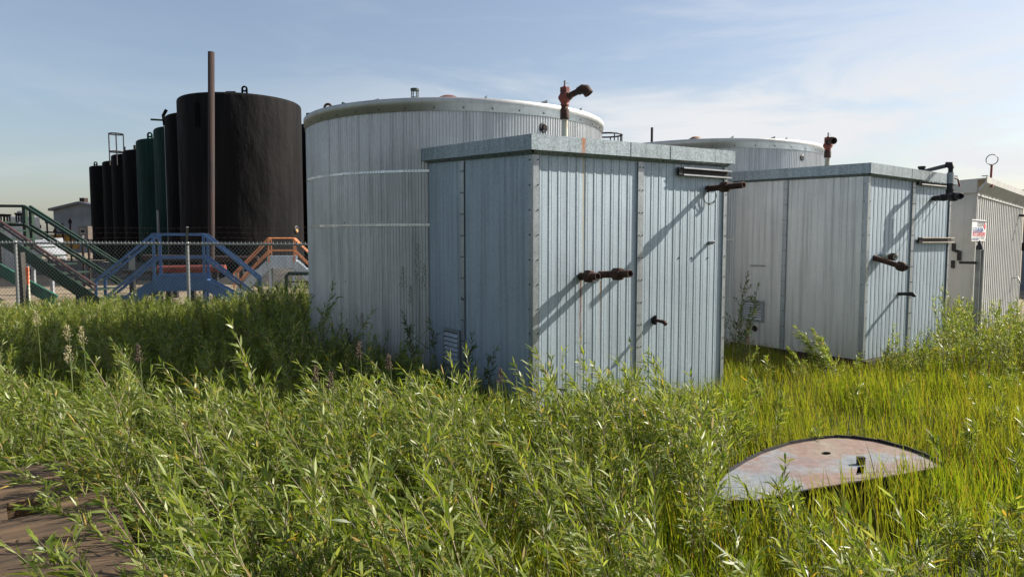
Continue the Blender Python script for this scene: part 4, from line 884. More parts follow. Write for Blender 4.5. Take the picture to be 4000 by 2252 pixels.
# ------------------------------------------------------------------ weathered slab at the lower left
def slab():
    Z = .16; a = atZ(372, 1925, Z); b = atZ(545, 2285, Z); u = (b - a).normalized(); v = Vector((u.y, -u.x, 0)); v = v if v.x < 0 else -v
    O = a - u * .22; rz = math.atan2(v.y, v.x)
    # local x = v (left), local y = +/-u
    root_m = Matrix.Rotation(rz, 4, 'Z'); yl = Vector((-math.sin(rz), math.cos(rz), 0)); sgn = 1 if yl.dot(u) > 0 else -1
    def loc(p): d = p - O; return d.dot(v), d.dot(yl)
    h = [loc(atZ(*q, Z)) for q in ((30, 2090), (165, 2070), (175, 2130), (55, 2150))]
    hx0, hx1 = sorted((min(q[0] for q in h), max(q[0] for q in h))); hy0, hy1 = min(q[1] for q in h), max(q[1] for q in h)
    y0, y1 = (0, 2.2) if sgn > 0 else (-2.2, 0); z0, z1 = -.16, Z
    m, nt, bb = newmat('weathered_wood_slab')
    g = noise(nt, 2.2, 7, (.35, 9, 1)); d = noise(nt, 2.0, 5)
    c = ramp(nt, g, [(.30, (.030, .016, .008)), (.5, (.105, .062, .030)), (.72, (.20, .125, .062))]); c = mixc(nt, .8, c, ramp(nt, d, [(.4, g3(.45)), (.6, g3(1.05))]), 'MULTIPLY')
    nt.links.new(c, bb.inputs['Base Color']); bb.inputs['Roughness'].default_value = .85; bump(nt, bb, noise(nt, 5, 8, (.6, 5, 1), .7), 1.0, .03)
    mb = MB(); X1 = 2.4
    mb.box(0, hx0, y0, y1, z0, z1); mb.box(hx1, X1, y0, y1, z0, z1); mb.box(hx0, hx1, y0, hy0, z0, z1); mb.box(hx0, hx1, hy1, y1, z0, z1)
    mb.m = 1; mb.box(hx0, hx1, hy0, hy1, z0, z0 + .12)
    for k in range(5): x, y = rs.uniform(hx0 + .02, hx1 - .05), rs.uniform(hy0 + .02, hy1 - .05); mb.tube([(x, y, z0 + .14), (x + .05, y + .03, z0 + .17)], .012, 6)
    root = mb.build('wooden_slab', [m, paint('hole_litter', (.10, .06, .04), (.03, .02, .015), .9, 0, 20)], loc=O); root.rotation_euler = (0, 0, rz)
    tag(root, 'weathered brown wooden slab with a square hole in the lower left corner', 'slab')
    return [tuple((O + v * x + yl * y)[:2]) for x, y in ((0, y0), (X1, y0), (X1, y1), (0, y1))]
SLAB = slab()
# ------------------------------------------------------------------ vegetation
def leafmat(name, stops, trans=.45, rough=.5, spec=.3, patch=None):
    m = bpy.data.materials.new(name); m.use_nodes = True; nt = m.node_tree; b = nt.nodes['Principled BSDF']; o = nt.nodes['Material Output']
    g = node(nt, 'ShaderNodeNewGeometry'); c = ramp(nt, g.outputs['Random Per Island'], stops)
    if patch: c = mixc(nt, ramp(nt, noise(nt, patch[0], 4), [(.42, g3(0)), (.62, g3(patch[2]))]), c, patch[1])
    nt.links.new(c, b.inputs['Base Color']); b.inputs['Roughness'].default_value = rough; b.inputs['Specular IOR Level'].default_value = spec
    t = node(nt, 'ShaderNodeBsdfTranslucent'); br = mixc(nt, 1.0, c, (1.35, 1.30, .55), 'MULTIPLY'); nt.links.new(br, t.inputs[0])
    mx = node(nt, 'ShaderNodeMixShader'); mx.inputs[0].default_value = trans; nt.links.new(b.outputs[0], mx.inputs[1]); nt.links.new(t.outputs[0], mx.inputs[2]); nt.links.new(mx.outputs[0], o.inputs[0])
    return m
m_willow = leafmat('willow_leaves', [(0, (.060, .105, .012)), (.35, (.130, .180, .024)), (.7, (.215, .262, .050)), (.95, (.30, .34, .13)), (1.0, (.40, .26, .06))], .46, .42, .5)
m_willow_shade = leafmat('shade_darkened_willow', [(0, (.030, .060, .012)), (.5, (.065, .10, .020)), (1, (.12, .145, .035))], .45, .45, .4)  # willow leaf colours darkened for the shrubs that stand in shade
m_grass = leafmat('lush_grass', [(0, (.040, .085, .008)), (.3, (.105, .160, .012)), (.65, (.18, .225, .016)), (.88, (.26, .27, .035)), (1, (.30, .17, .06))], .5, .5, .25, (.8, (.20, .20, .03), .6))
m_grass_d = leafmat('rank_grass', [(0, (.045, .09, .008)), (.5, (.105, .15, .014)), (.85, (.18, .205, .025)), (1, (.24, .17, .05))], .45, .5, .25, (.6, (.16, .18, .03), .5))
m_stem = paint('willow_stem', (.16, .12, .07), (.22, .18, .12), .7, bmp=0)
m_seed = paint('grass_seed_head', (.42, .36, .20), (.30, .24, .15), .8, bmp=0)
m_seed_b = paint('brown_seed_head', (.10, .06, .05), (.15, .09, .07), .8, bmp=0)
def npmesh(name, V, Q, mats, parent=None, matidx=None, smooth=False):
    """V (n,3), Q (m,4) quads; a triangle repeats its last index and is stored as one"""
    me = bpy.data.meshes.new(name); V = np.asarray(V, np.float32); Q = np.asarray(Q, np.int32)
    tri = Q[:, 2] == Q[:, 3]; cnt = np.where(tri, 3, 4); st = np.concatenate([[0], np.cumsum(cnt)[:-1]])
    mask = np.ones(Q.shape, bool); mask[tri, 3] = False; flat = Q[mask]
    me.vertices.add(len(V)); me.vertices.foreach_set('co', V.ravel()); me.loops.add(len(flat)); me.loops.foreach_set('vertex_index', flat.astype(np.int32))
    me.polygons.add(len(Q)); me.polygons.foreach_set('loop_start', st.astype(np.int32)); me.polygons.foreach_set('loop_total', cnt.astype(np.int32))
    for m in (mats if isinstance(mats, (list, tuple)) else [mats]): me.materials.append(m)
    if matidx is not None: me.polygons.foreach_set('material_index', np.asarray(matidx, np.int32))
    if smooth: me.polygons.foreach_set('use_smooth', np.ones(len(Q), bool))
    me.update(calc_edges=True); o = bpy.data.objects.new(name, me); col.objects.link(o)
    if parent: o.parent = parent
    return o
def leaves(base, dirn, length, width, nrm, droop):
    """batch of lanceolate leaves -> verts (k,7,3), quads"""
    k = len(base); d = dirn / np.linalg.norm(dirn, axis=1, keepdims=True); s = np.cross(d, nrm); s /= np.linalg.norm(s, axis=1, keepdims=True) + 1e-9
    L = length[:, None]; W = width[:, None]; dz = np.zeros_like(d); dz[:, 2] = -1; dr = droop[:, None] * L
    c1 = base + d * L * .30 + dz * dr * .10; c2 = base + d * L * .66 + dz * dr * .45; tip = base + d * L + dz * dr
    V = np.stack([base, c1 - s * W * .5, c1 + s * W * .5, c2 - s * W * .40, c2 + s * W * .40, tip], 1)
    o = (np.arange(k) * 6)[:, None]
    Q = np.concatenate([o + np.array([[0, 2, 1, 1]]), o + np.array([[1, 2, 4, 3]]), o + np.array([[3, 4, 5, 5]])], 0)
    return V.reshape(-1, 3), Q
def stem_quads(pts, r):
    n = 3; V = []; Q = []
    for i, p in enumerate(pts):
        for j in range(n): a = 2.094 * j; V.append(p + np.array([math.cos(a), math.sin(a), 0]) * r[i])
    for i in range(len(pts) - 1):
        for j in range(n): Q.append([i * n + j, i * n + (j + 1) % n, (i + 1) * n + (j + 1) % n, (i + 1) * n + j])
    return np.array(V), np.array(Q)
def willow_shoot(seed, H=1.0, nside=7, nleaf=46, lean=(0, 0), leaf=(.055, .095), lw=.0085, bend=.18):
    r = np.random.default_rng(seed); LV, LQ, SV, SQ = [], [], [], []; nl = ns = 0
    def add_stem(pts, rad):
        nonlocal ns
        v, q = stem_quads(pts, rad); SV.append(v); SQ.append(q + ns); ns += len(v)
    def add_leaves(pts, n, f0=.12, big=1.0):
        nonlocal nl
        pts = np.array(pts); t = np.linspace(f0, 1, n) ** .9 * (len(pts) - 1); t = np.clip(t + r.uniform(-.15, .15, n), 0, len(pts) - 1.001); i = t.astype(int); f = (t - i)[:, None]
        base = pts[i] * (1 - f) + pts[i + 1] * f; ax = pts[i + 1] - pts[i]; ax /= np.linalg.norm(ax, axis=1, keepdims=True)
        phi = np.arange(n) * 2.4 + r.uniform(-.5, .5, n); a = np.cross(ax, np.array([.13, .31, .94])); a /= np.linalg.norm(a, axis=1, keepdims=True) + 1e-9; b = np.cross(ax, a)
        rad = a * np.cos(phi)[:, None] + b * np.sin(phi)[:, None]; el = r.uniform(.55, 1.15, n)[:, None] * (1 - .45 * (t / (len(pts) - 1))[:, None])
        dirn = ax * np.cos(el) + rad * np.sin(el) + np.array([lean[0], lean[1], 0]) * .5
        ln = r.uniform(*leaf, n) * big * (1 - .35 * np.abs(t / (len(pts) - 1) - .6)); nr = np.cross(dirn, r.normal(0, 1, (n, 3)) * .6 + np.array([0, 0, 0])) * .5 + ax * .8
        v, q = leaves(base, dirn, ln, r.uniform(.75, 1.25, n) * lw * big, nr, r.uniform(.0, .38, n)); LV.append(v); LQ.append(q + nl); nl += len(v)
    npt = 10; ph = r.uniform(0, 6.28); s = np.linspace(0, 1, npt)
    dx = (lean[0] * s ** 1.6 + bend * .35 * np.sin(s * 2.2 + ph) * s * .6) * H; dy = (lean[1] * s ** 1.6 + bend * .35 * np.cos(s * 2 + ph) * s * .6) * H
    P = np.stack([dx, dy, H * (s - .12 * (abs(lean[0]) + abs(lean[1])) * s ** 2)], 1); add_stem(P, np.linspace(.0055, .0014, npt) * max(.7, H)); add_leaves(P, nleaf, .25)
    for k in range(nside):
        f = r.uniform(.25, .88); i = int(f * (npt - 1)); b0 = P[i]; ph = r.uniform(0, 6.28); ln = H * r.uniform(.16, .36) * (1.15 - f); m = 5
        d = np.array([math.cos(ph) * .6 + lean[0] * .8, math.sin(ph) * .6 + lean[1] * .8, .75]); d /= np.linalg.norm(d); tt = np.linspace(0, 1, m)[:, None]
        B = b0 + d * tt * ln + np.array([0, 0, 1.0]) * (tt ** 2) * ln * .15; add_stem(B, np.linspace(.0024, .001, m)); add_leaves(B, max(8, int(ln * 75)), .15, .85)
    return np.concatenate(LV), np.concatenate(LQ), np.concatenate(SV), np.concatenate(SQ)
HS = (.35, .5, .65, .8, 1.0)
PROTO = [(hh, willow_shoot(100 + k + 40 * j, hh, 6 + k % 4, int(20 + 32 * hh), (rs.uniform(-.55, .18), rs.uniform(-.3, .2)), (.045, .12), (.0085, .0096, .011)[k % 3])) for j, hh in enumerate(HS) for k in range(8)]
PROTO_UP = [(hh, willow_shoot(400 + k + 40 * j, hh, 8, int(18 + 34 * hh), (rs.uniform(-.2, .15), rs.uniform(-.15, .15)), (.05, .10), .0100)) for j, hh in enumerate(HS) for k in range(5)]
def place_many(protos, P, H, rot, wide=1.0):
    """scatter prototypes; heights H; returns joined leaf / stem arrays"""
    LV, LQ, SV, SQ = [], [], [], []; nl = ns = 0; ph_ = np.array([p[0] for p in protos]); rk = rs.uniform(0, .12, (len(P), len(protos)))
    for i in range(len(P)):
        j = int(np.argmin(np.abs(ph_ - H[i]) + rk[i])); hh, (lv, lq, sv, sq) = protos[j]; c, s = math.cos(rot[i]), math.sin(rot[i]); h = H[i] / hh; k = wide * (.5 + .5 * h)
        M = np.array([[c * k, -s * k, 0], [s * k, c * k, 0], [0, 0, h]])
        LV.append(lv @ M.T + P[i]); LQ.append(lq + nl); nl += len(lv); SV.append(sv @ M.T + P[i]); SQ.append(sq + ns); ns += len(sv)
    return LV, LQ, SV, SQ, nl
def inside(poly, x, y):
    r = np.zeros(len(x), bool); n = len(poly)
    for i in range(n):
        x1, y1 = poly[i]; x2, y2 = poly[(i + 1) % n]
        c = ((y1 > y) != (y2 > y)) & (x < (x2 - x1) * (y - y1) / (y2 - y1 + 1e-12) + x1); r ^= c
    return r
def shedpoly(S, Lr, Ll, e=.06): return [tuple(S.world(a, b, 0)[:2]) for a, b in ((-e, -e), (Lr + e, -e), (Lr + e, Ll + e), (-e, Ll + e))]
POLYS = [shedpoly(S1, 2.5, 2.09), shedpoly(S2, 2.36, 2.12), shedpoly(S3, 4.3, 2.6), SLAB]
def free(x, y, plate_=True, mar=0.0):
    ok = np.ones(len(x), bool)
    for p in POLYS + ([PLATE] if plate_ else []): ok &= ~inside(p, x, y)
    for c, r in ((T1c, TR), ((c2.x, c2.y), 2.0)): ok &= (x - c[0]) ** 2 + (y - c[1]) ** 2 > (r + .05 + mar) ** 2
    return ok
def pxof(x, y): return 2000 + F_PX * x / y
def scatter(n, x0, x1, y0, y1):
    return rs.uniform(x0, x1, n), rs.uniform(y0, y1, n)
def interp(px, tab): a = np.array(tab, float); return np.interp(px, a[:, 0], a[:, 1])
def hmax(x, y, tab):     # height at which a plant standing here meets the photo's outline of the thicket
    return 1.6 - (interp(pxof(x, y), tab) - 935) / F_PX * y
# --- foreground willow thicket
front = [(-400, 1430), (0, 1440), (200, 1420), (420, 1400), (700, 1500), (900, 1450), (1150, 1520), (1400, 1450), (1600, 1450), (1850, 1440), (1950, 1520), (2070, 1600), (2200, 1500), (2350, 1430), (2500, 1430), (2620, 1520), (2750, 1450), (2840, 1540), (2950, 1640), (3100, 1780), (3300, 1930), (3600, 1980), (4000, 1900), (4400, 1880)]
x, y = scatter(3600, -4.4, 4.2, 1.75, 6.1)
px = pxof(x, y); k = (px > -350) & (px < 4300) & free(x, y, True, .15); x, y, px = x[k], y[k], px[k]
h = np.minimum(hmax(x, y, front) - gz(x, y), .98 - .10 * np.abs(np.sin(x * 2.3 + y))) * rs.uniform(.58, 1.0, len(x)) * np.where(rs.uniform(0, 1, len(x)) < .05, 1.12, 1)
dens = np.interp(px, [-400, 0, 600, 1200, 2000, 2450, 2800, 3000, 3300, 4300], [.35, .36, .40, .42, .40, .34, .24, .15, .10, .15]) * np.where(y > 3.0, 1.35, .8)
thin = (px > 1950) & (px < 2750) & (y < 3.7) & (y > 2.6); dens = np.where(thin, dens * .35, dens)
slabzone = (px < 640) & (y < 3.3); dens = np.where(slabzone, dens * .05, dens)
k = (h > .28) & (rs.uniform(0, 1, len(x)) < dens) & ((px < 2950) | (h > .3)); x, y, h = x[k], y[k], h[k]
print('thicket shoots', len(x))
ex = np.concatenate([rs.uniform(1150, 2000, 12), rs.uniform(2130, 2800, 22), rs.uniform(0, 1000, 12)]); ey = rs.uniform(4.0, 5.3, len(ex)); exx = (ex - 2000) / F_PX * ey
eh = (1.6 - (np.where(ex > 2100, rs.uniform(1345, 1450, len(ex)), rs.uniform(1370, 1470, len(ex))) - 935) / F_PX * ey) - gz(exx, ey); x = np.append(x, exx); y = np.append(y, ey); h = np.append(h, eh)
P = np.stack([x, y, gz(x, y)], 1); LV, LQ, SV, SQ, nl = place_many(PROTO, P, h, rs.uniform(-.6, .6, len(x)), 1.0)
PROTO_BIG = [(.9, willow_shoot(700 + k, .9, 5, 34, (rs.uniform(-.55, -.1), rs.uniform(-.2, .2)), (.085, .15), .0135)) for k in range(6)]
bpx = np.concatenate([rs.uniform(620, 2000, 20), rs.uniform(2100, 2700, 5), rs.uniform(2700, 4050, 14)]); by = rs.uniform(2.15, 2.9, len(bpx)); bx = (bpx - 2000) / F_PX * by
bh = np.where(bpx < 2000, rs.uniform(.62, .90, len(bpx)), rs.uniform(.45, .68, len(bpx))); P2 = np.stack([bx, by, gz(bx, by)], 1)
L2, LQ2, S2_, SQ2, nl2 = place_many(PROTO_BIG, P2, bh, rs.uniform(-.7, .7, len(bx)), 1.0)
ns0 = sum(len(v) for v in SV); LV += L2; LQ += [q + nl for q in LQ2]; SV += S2_; SQ += [q + ns0 for q in SQ2]; nl += nl2
V = np.concatenate(LV + SV); lq = np.concatenate(LQ); sq = np.concatenate(SQ) + nl
tag(npmesh('willow_thicket', V, np.concatenate([lq, sq]), [m_willow, m_stem], matidx=np.concatenate([np.zeros(len(lq)), np.ones(len(sq))])), 'dense sunlit thicket of narrow-leaved willow shoots across the foreground', 'willow thicket', kind='stuff')
# --- darker brush and weeds on the left up to the fence
mid = [(-400, 1200), (0, 1180), (300, 1165), (500, 1140), (700, 1165), (900, 1140), (1050, 1100), (1230, 1080), (1300, 1200), (1500, 1330), (1700, 1400)]
x, y = scatter(3600, -10, -.7, 5.9, 12.9); px = pxof(x, y); k = (px > -350) & (px < 1720) & free(x, y, True, .1); x, y, px = x[k], y[k], px[k]
low = (y < 10.2) & (px < 950); h = np.clip(np.where(low, np.minimum(hmax(x, y, mid) - .20, .66), hmax(x, y, mid)) - gz(x, y), .2, 1.2) * rs.uniform(.45, 1.05, len(x)); k = rs.uniform(0, 1, len(x)) < np.where((y < 7.2), .3, np.where(y > 10.2, 1.0, .6)); x, y, h = x[k], y[k], h[k]
print('brush shoots', len(x))
P = np.stack([x, y, gz(x, y)], 1); LV, LQ, SV, SQ, nl = place_many(PROTO + PROTO_UP, P, h, rs.uniform(0, 6.28, len(x)), 1.0)
V = np.concatenate(LV + SV); lq = np.concatenate(LQ); sq = np.concatenate(SQ) + nl
tag(npmesh('weed_brush', V, np.concatenate([lq, sq]), [m_willow, m_stem], matidx=np.concatenate([np.zeros(len(lq)), np.ones(len(sq))])), 'mid green brush growing up to the chain-link fence', 'brush', kind='stuff')
# --- willows at the far right by shed three
rt = [(2900, 1500), (3440, 1420), (3520, 1330), (3650, 1300), (3700, 1150), (3760, 1130), (3850, 1190), (3950, 1160), (4400, 1150)]
x, y = scatter(700, 3.5, 9.2, 8.4, 11.9); px = pxof(x, y); k = (px > 3440) & (px < 4350) & free(x, y, True, .1); x, y, px = x[k], y[k], px[k]
h = np.clip(hmax(x, y, rt) - gz(x, y), .15, 1.35) * rs.uniform(.6, 1, len(x)); k = (h > .25) & (rs.uniform(0, 1, len(x)) < np.where(px > 3700, .62, .2)); x, y, h = x[k], y[k], h[k]
P = np.stack([x, y, gz(x, y)], 1); LV, LQ, SV, SQ, nl = place_many(PROTO_UP, P, h, rs.uniform(0, 6.28, len(x)), .9)
V = np.concatenate(LV + SV); lq = np.concatenate(LQ); sq = np.concatenate(SQ) + nl
tag(npmesh('willow_bank', V, np.concatenate([lq, sq]), [m_willow, m_stem], matidx=np.concatenate([np.zeros(len(lq)), np.ones(len(sq))])), 'bank of bright willow shoots in front of the beige shed', 'willow thicket', kind='stuff')
# --- loose seedlings through the meadow
x, y = scatter(900, .8, 9.5, 3.4, 9.0); px = pxof(x, y); k = (px > 2850) & (px < 4300) & free(x, y, True, .1) & (rs.uniform(0, 1, len(x)) < np.interp(px, [2850, 3200, 3600, 4000], [.35, .10, .10, .30])); x, y = x[k], y[k]
h = rs.uniform(.28, .58, len(x)) * np.where(y > 7, .8, 1.0); P = np.stack([x, y, gz(x, y)], 1); LV, LQ, SV, SQ, nl = place_many(PROTO, P, h, rs.uniform(0, 6.28, len(x)), 1.0)
V = np.concatenate(LV + SV); lq = np.concatenate(LQ); sq = np.concatenate(SQ) + nl
tag(npmesh('willow_seedlings', V, np.concatenate([lq, sq]), [m_willow, m_stem], matidx=np.concatenate([np.zeros(len(lq)), np.ones(len(sq))])), 'scattered willow seedlings poking through the meadow grass', 'willow seedlings', kind='stuff')
# --- grass
def grass(name, x, y, h, wd, mat, label, lean=.35, cat='grass'):
    n = len(x); z = gz(x, y); ph = rs.uniform(0, 6.28, n); a = rs.uniform(.02, lean, n); dx, dy = np.cos(ph) * a * h - .10 * h, np.sin(ph) * a * h
    fac = rs.uniform(0, 3.14, n); sx, sy = np.cos(fac) * wd * .5, np.sin(fac) * wd * .5
    def ctr(t): return x + dx * t ** 1.8, y + dy * t ** 1.8, z + h * (t - .25 * a * t * t)
    c0, c1, c2_, c3 = ctr(0), ctr(.4), ctr(.75), ctr(1.0)
    V = np.stack([np.stack([c0[0] - sx * .8, c0[1] - sy * .8, c0[2] - .02], 1), np.stack([c0[0] + sx * .8, c0[1] + sy * .8, c0[2] - .02], 1), np.stack([c1[0] - sx, c1[1] - sy, c1[2]], 1), np.stack([c1[0] + sx, c1[1] + sy, c1[2]], 1),
                  np.stack([c2_[0] - sx * .7, c2_[1] - sy * .7, c2_[2]], 1), np.stack([c2_[0] + sx * .7, c2_[1] + sy * .7, c2_[2]], 1), np.stack(c3, 1)], 1).reshape(-1, 3)
    o = (np.arange(n) * 7)[:, None]; Q = np.concatenate([o + np.array([[0, 1, 3, 2]]), o + np.array([[2, 3, 5, 4]]), o + np.array([[4, 5, 6, 6]])], 0)
    return tag(npmesh(name, V, Q, mat), label, cat, kind='stuff')
x, y = scatter(330000, -.6, 9.5, 2.0, 12.5); px = pxof(x, y); cl = np.sin(x * 3.1 + 1.3 * np.sin(y * 2.2)) * np.sin(y * 2.7 + x)
k = (px > 1300) & (px < 4350) & free(x, y) & (rs.uniform(0, 1, len(x)) < np.where(y < 6, .58, .45) * (.62 + .38 * cl)); x, y, px, cl = x[k], y[k], px[k], cl[k]
h = rs.uniform(.18, .40, len(x)) * (1 + .22 * cl); h = np.where(y > 7.9, h * .8, h); h = np.where(y < 3.6, h * .95, h)
near_plate = inside([(p[0] * 1.0, p[1] - .5) for p in PLATE], x, y); h = np.where(near_plate, h * 1.15, h)
print('grass', len(x)); grass('meadow_grass', x, y, h, rs.uniform(.0045, .0085, len(x)), m_grass, 'lush lime green meadow grass between the sheds and the steel plate')
x, y = scatter(150000, -10.5, 1.2, 2.0, 13.4); px = pxof(x, y); k = (px > -380) & (px < 2100) & free(x, y) & (rs.uniform(0, 1, len(x)) < np.where(y > 6, .55, .5)); x, y = x[k], y[k]
h = rs.uniform(.25, .6, len(x)); h = np.where(y > 7, h * 1.25, h); h = np.minimum(h, np.maximum(.15, np.where((y < 10.2) & (pxof(x, y) < 950), np.minimum(hmax(x, y, mid) - .36, .42), hmax(x, y, mid) + .05)) * rs.uniform(.8, 1.1, len(x))); h = np.where((y < 4.0), h * .7, h)
grass('rank_grass', x, y, h, rs.uniform(.005, .010, len(x)), m_grass_d, 'rank green grass filling the left side before the fence', .45)
x, y = scatter(9000, -11, -3, 13.4, 17.5); k = pxof(x, y) < 1300; x, y = x[k], y[k]; k = np.sin(x * 1.9) * np.sin(y * 2.1 + x) > .1; x, y = x[k], y[k]
grass('roadside_weeds', x, y, rs.uniform(.1, .38, len(x)), rs.uniform(.008, .016, len(x)), m_grass_d, 'scattered weeds on the gravel just beyond the fence', .6)
m_straw = leafmat('dry_straw', [(0, (.16, .11, .05)), (.5, (.24, .18, .09)), (1, (.12, .06, .04))], .2, .7, .1)
x, y = scatter(9000, -8.5, 8.5, 2.2, 11.5); px = pxof(x, y); k = (px > -350) & (px < 4350) & free(x, y) & (rs.uniform(0, 1, len(x)) < np.where(px > 2600, .8, .35)); x, y = x[k], y[k]
h = rs.uniform(.25, .52, len(x)); h = np.where(inside([(p[0], p[1] - .5) for p in PLATE], x, y), h * .7, h)
grass('dry_stalks', x, y, h, rs.uniform(.0022, .004, len(x)), m_straw, 'thin dry straw coloured stalks standing through the green growth', .5)
# --- single plants that stand out
def plant(name, label, cat, px, Y, topy, seed, lean, leaf=(.06, .10), lw=.010, nside=8, nleaf=46, mat=None, bend=.18, n=1, spread=.1, base=None):
    p = atY(px, 935, Y); x0, y0 = p.x, Y; z0 = float(gz(x0, y0)); H = near_z(topy, Y) - z0; root = empty(name, (x0, y0, z0), 0, label, cat); LV, LQ, SV, SQ = [], [], [], []; a = b = 0
    for k in range(n):
        lv, lq, sv, sq = willow_shoot(seed + k, H * (1 if k == 0 else rs.uniform(.6, .95)), nside, nleaf, (lean[0] + (rs.uniform(-.15, .15) if k else 0), lean[1] + (rs.uniform(-.15, .15) if k else 0)), leaf, lw, bend)
        off = np.array([rs.uniform(-spread, spread), rs.uniform(-spread, spread), 0]) * (k > 0); LV.append(lv + off); LQ.append(lq + a); a += len(lv); SV.append(sv + off); SQ.append(sq + b); b += len(sv)
    npmesh('foliage', np.concatenate(LV), np.concatenate(LQ), mat or m_willow, root); npmesh('stems', np.concatenate(SV), np.concatenate(SQ), m_stem, root)
plant('willow_sprig', 'tallest sunlit willow sprig standing up before the dark brush left of the silver tank', 'willow shoot', 1110, 3.9, 1238, 301, (-.20, 0), (.07, .12), .0125, 12, 60, n=2, spread=.05)
plant('willow_sprig', 'slender willow sprig rising at left centre among seed heads', 'willow shoot', 560, 3.9, 1300, 311, (-.30, 0), (.05, .085), .009, 7, 40)
plant('willow_sprig', 'willow sprig with pale tip leaning before the louvre of the near shed', 'willow shoot', 1890, 4.6, 1352, 321, (-.12, 0), (.06, .09), .010, 7, 40)
plant('willow_sprig', 'upright willow sprig in front of the lit wall, left of its seam strip', 'willow shoot', 2320, 4.9, 1320, 331, (-.05, 0), (.06, .09), .010, 9, 46)
plant('willow_sprig', 'upright willow sprig in front of the lit wall, right of its seam strip', 'willow shoot', 2520, 4.9, 1330, 341, (-.08, 0), (.05, .08), .009, 6, 36)
plant('willow_sprig', 'arching willow shrub with silvery leaves in front of the second shed side wall', 'willow shrub', 3255, 8.3, 1262, 351, (-.5, 0), (.06, .095), .012, 12, 60, n=8, spread=.20)
plant('willow_sprig', 'grey green willow sprigs at the foot of the second shed lit wall', 'willow shrub', 3500, 8.55, 1268, 361, (.05, 0), (.06, .09), .011, 8, 40, n=7, spread=.26)
plant('willow_sprig', 'tallest willow shoot growing between the second shed and the beige shed', 'willow shoot', 3712, 9.6, 1112, 371, (-.06, 0), (.06, .09), .011, 9, 50, n=2)
plant('dark_shrub', 'dark shaded shrub growing against the foot of the large silver tank', 'shrub', 1120, 9.9, 1112, 381, (-.05, 0), (.06, .10), .012, 12, 60, m_willow_shade, n=18, spread=.55)
plant('dark_shrub', 'dark willow shrub in the gap between the near shed and the second shed', 'shrub', 2868, 8.9, 1055, 391, (.10, 0), (.06, .10), .012, 12, 60, m_willow_shade, n=5, spread=.16)
plant('dark_shrub', 'small shaded shrub at the left corner of the near shed', 'shrub', 1640, 7.35, 1215, 401, (-.18, -.1), (.06, .10), .011, 8, 40, m_willow_shade, n=3, spread=.2)
plant('dark_shrub', 'low shaded shrub in front of the louvre on the near shed', 'shrub', 1800, 6.6, 1290, 411, (.12, -.1), (.06, .10), .010, 7, 36, m_willow_shade, n=3, spread=.2)
plant('dark_shrub', 'low shaded shrub before the middle of the silver tank', 'shrub', 1350, 8.3, 1290, 421, (.02, 0), (.05, .09), .010, 8, 40, m_willow_shade, n=4, spread=.25)
def branch(label, P0, P1, sag, seed, n=46, leaf=(.05, .085), lw=.0085):
    """a long bare-based branch reaching from P0 to P1"""
    P0, P1 = Vector(P0), Vector(P1); r = np.random.default_rng(seed); s = np.linspace(0, 1, 12)[:, None]; A, B = np.array(P0), np.array(P1); C = A + (B - A) * s; C[:, 2] += sag * (s[:, 0] * (1 - s[:, 0])) * 4
    C = C - A; root = empty('willow_branch', P0, 0, label, 'willow branch'); pts = C; LV, LQ, SV, SQ = [], [], [], []; a = b = 0
    def lv_(pts, n, f0):
        nonlocal a
        t = np.clip(np.linspace(f0, 1, n) * (len(pts) - 1) - 1e-3, 0, None); i = t.astype(int); f = (t - i)[:, None]; base = pts[i] * (1 - f) + pts[i + 1] * f; ax = pts[i + 1] - pts[i]; ax /= np.linalg.norm(ax, axis=1, keepdims=True)
        rad = r.normal(0, 1, (n, 3)); rad[:, 2] = np.abs(rad[:, 2]) * .8; d = ax * .9 + rad * .45; v, q = leaves(base, d, r.uniform(*leaf, n), r.uniform(.8, 1.2, n) * lw, ax + r.normal(0, .5, (n, 3)), r.uniform(0, .5, n)); LV.append(v); LQ.append(q + a); a += len(v)
    def st_(pts, rad):
        nonlocal b
        v, q = stem_quads(pts, rad); SV.append(v); SQ.append(q + b); b += len(v)
    st_(pts, np.linspace(.006, .0018, 12)); lv_(pts, n, .35)
    for k in range(9):
        i = r.integers(3, 11); d = (pts[i] - pts[i - 1]); d = d / np.linalg.norm(d) + r.normal(0, .45, 3) + np.array([0, 0, .3]); ln = r.uniform(.10, .24); B = pts[i] + d / np.linalg.norm(d) * np.linspace(0, 1, 5)[:, None] * ln; st_(B, np.linspace(.0022, .001, 5)); lv_(B, 14, .1)
    npmesh('foliage', np.concatenate(LV), np.concatenate(LQ), m_willow, root); npmesh('stems', np.concatenate(SV), np.concatenate(SQ), m_stem, root)
def Z(px, py, z): return atZ(px, py, z)
branch('long pale willow branch arching left over the top of the wooden slab', Z(560, 1960, .10), Z(60, 1785, .62), .06, 501)
branch('willow branch reaching left just above the slab edge', Z(520, 1915, .25), Z(40, 1895, .45), .03, 502)
branch('willow branch drooping over the right edge of the wooden slab', Z(560, 2252, .15), Z(190, 1990, .45), .05, 503)
branch('large leaved willow twig poking up at the bottom left corner', Z(480, 2400, .28), Z(230, 2215, .42), .02, 504, 9, (.06, .09), .011)
branch('willow branch leaning left out of the thicket at far left', Z(420, 1830, .2), Z(0, 1580, .82), .05, 505)
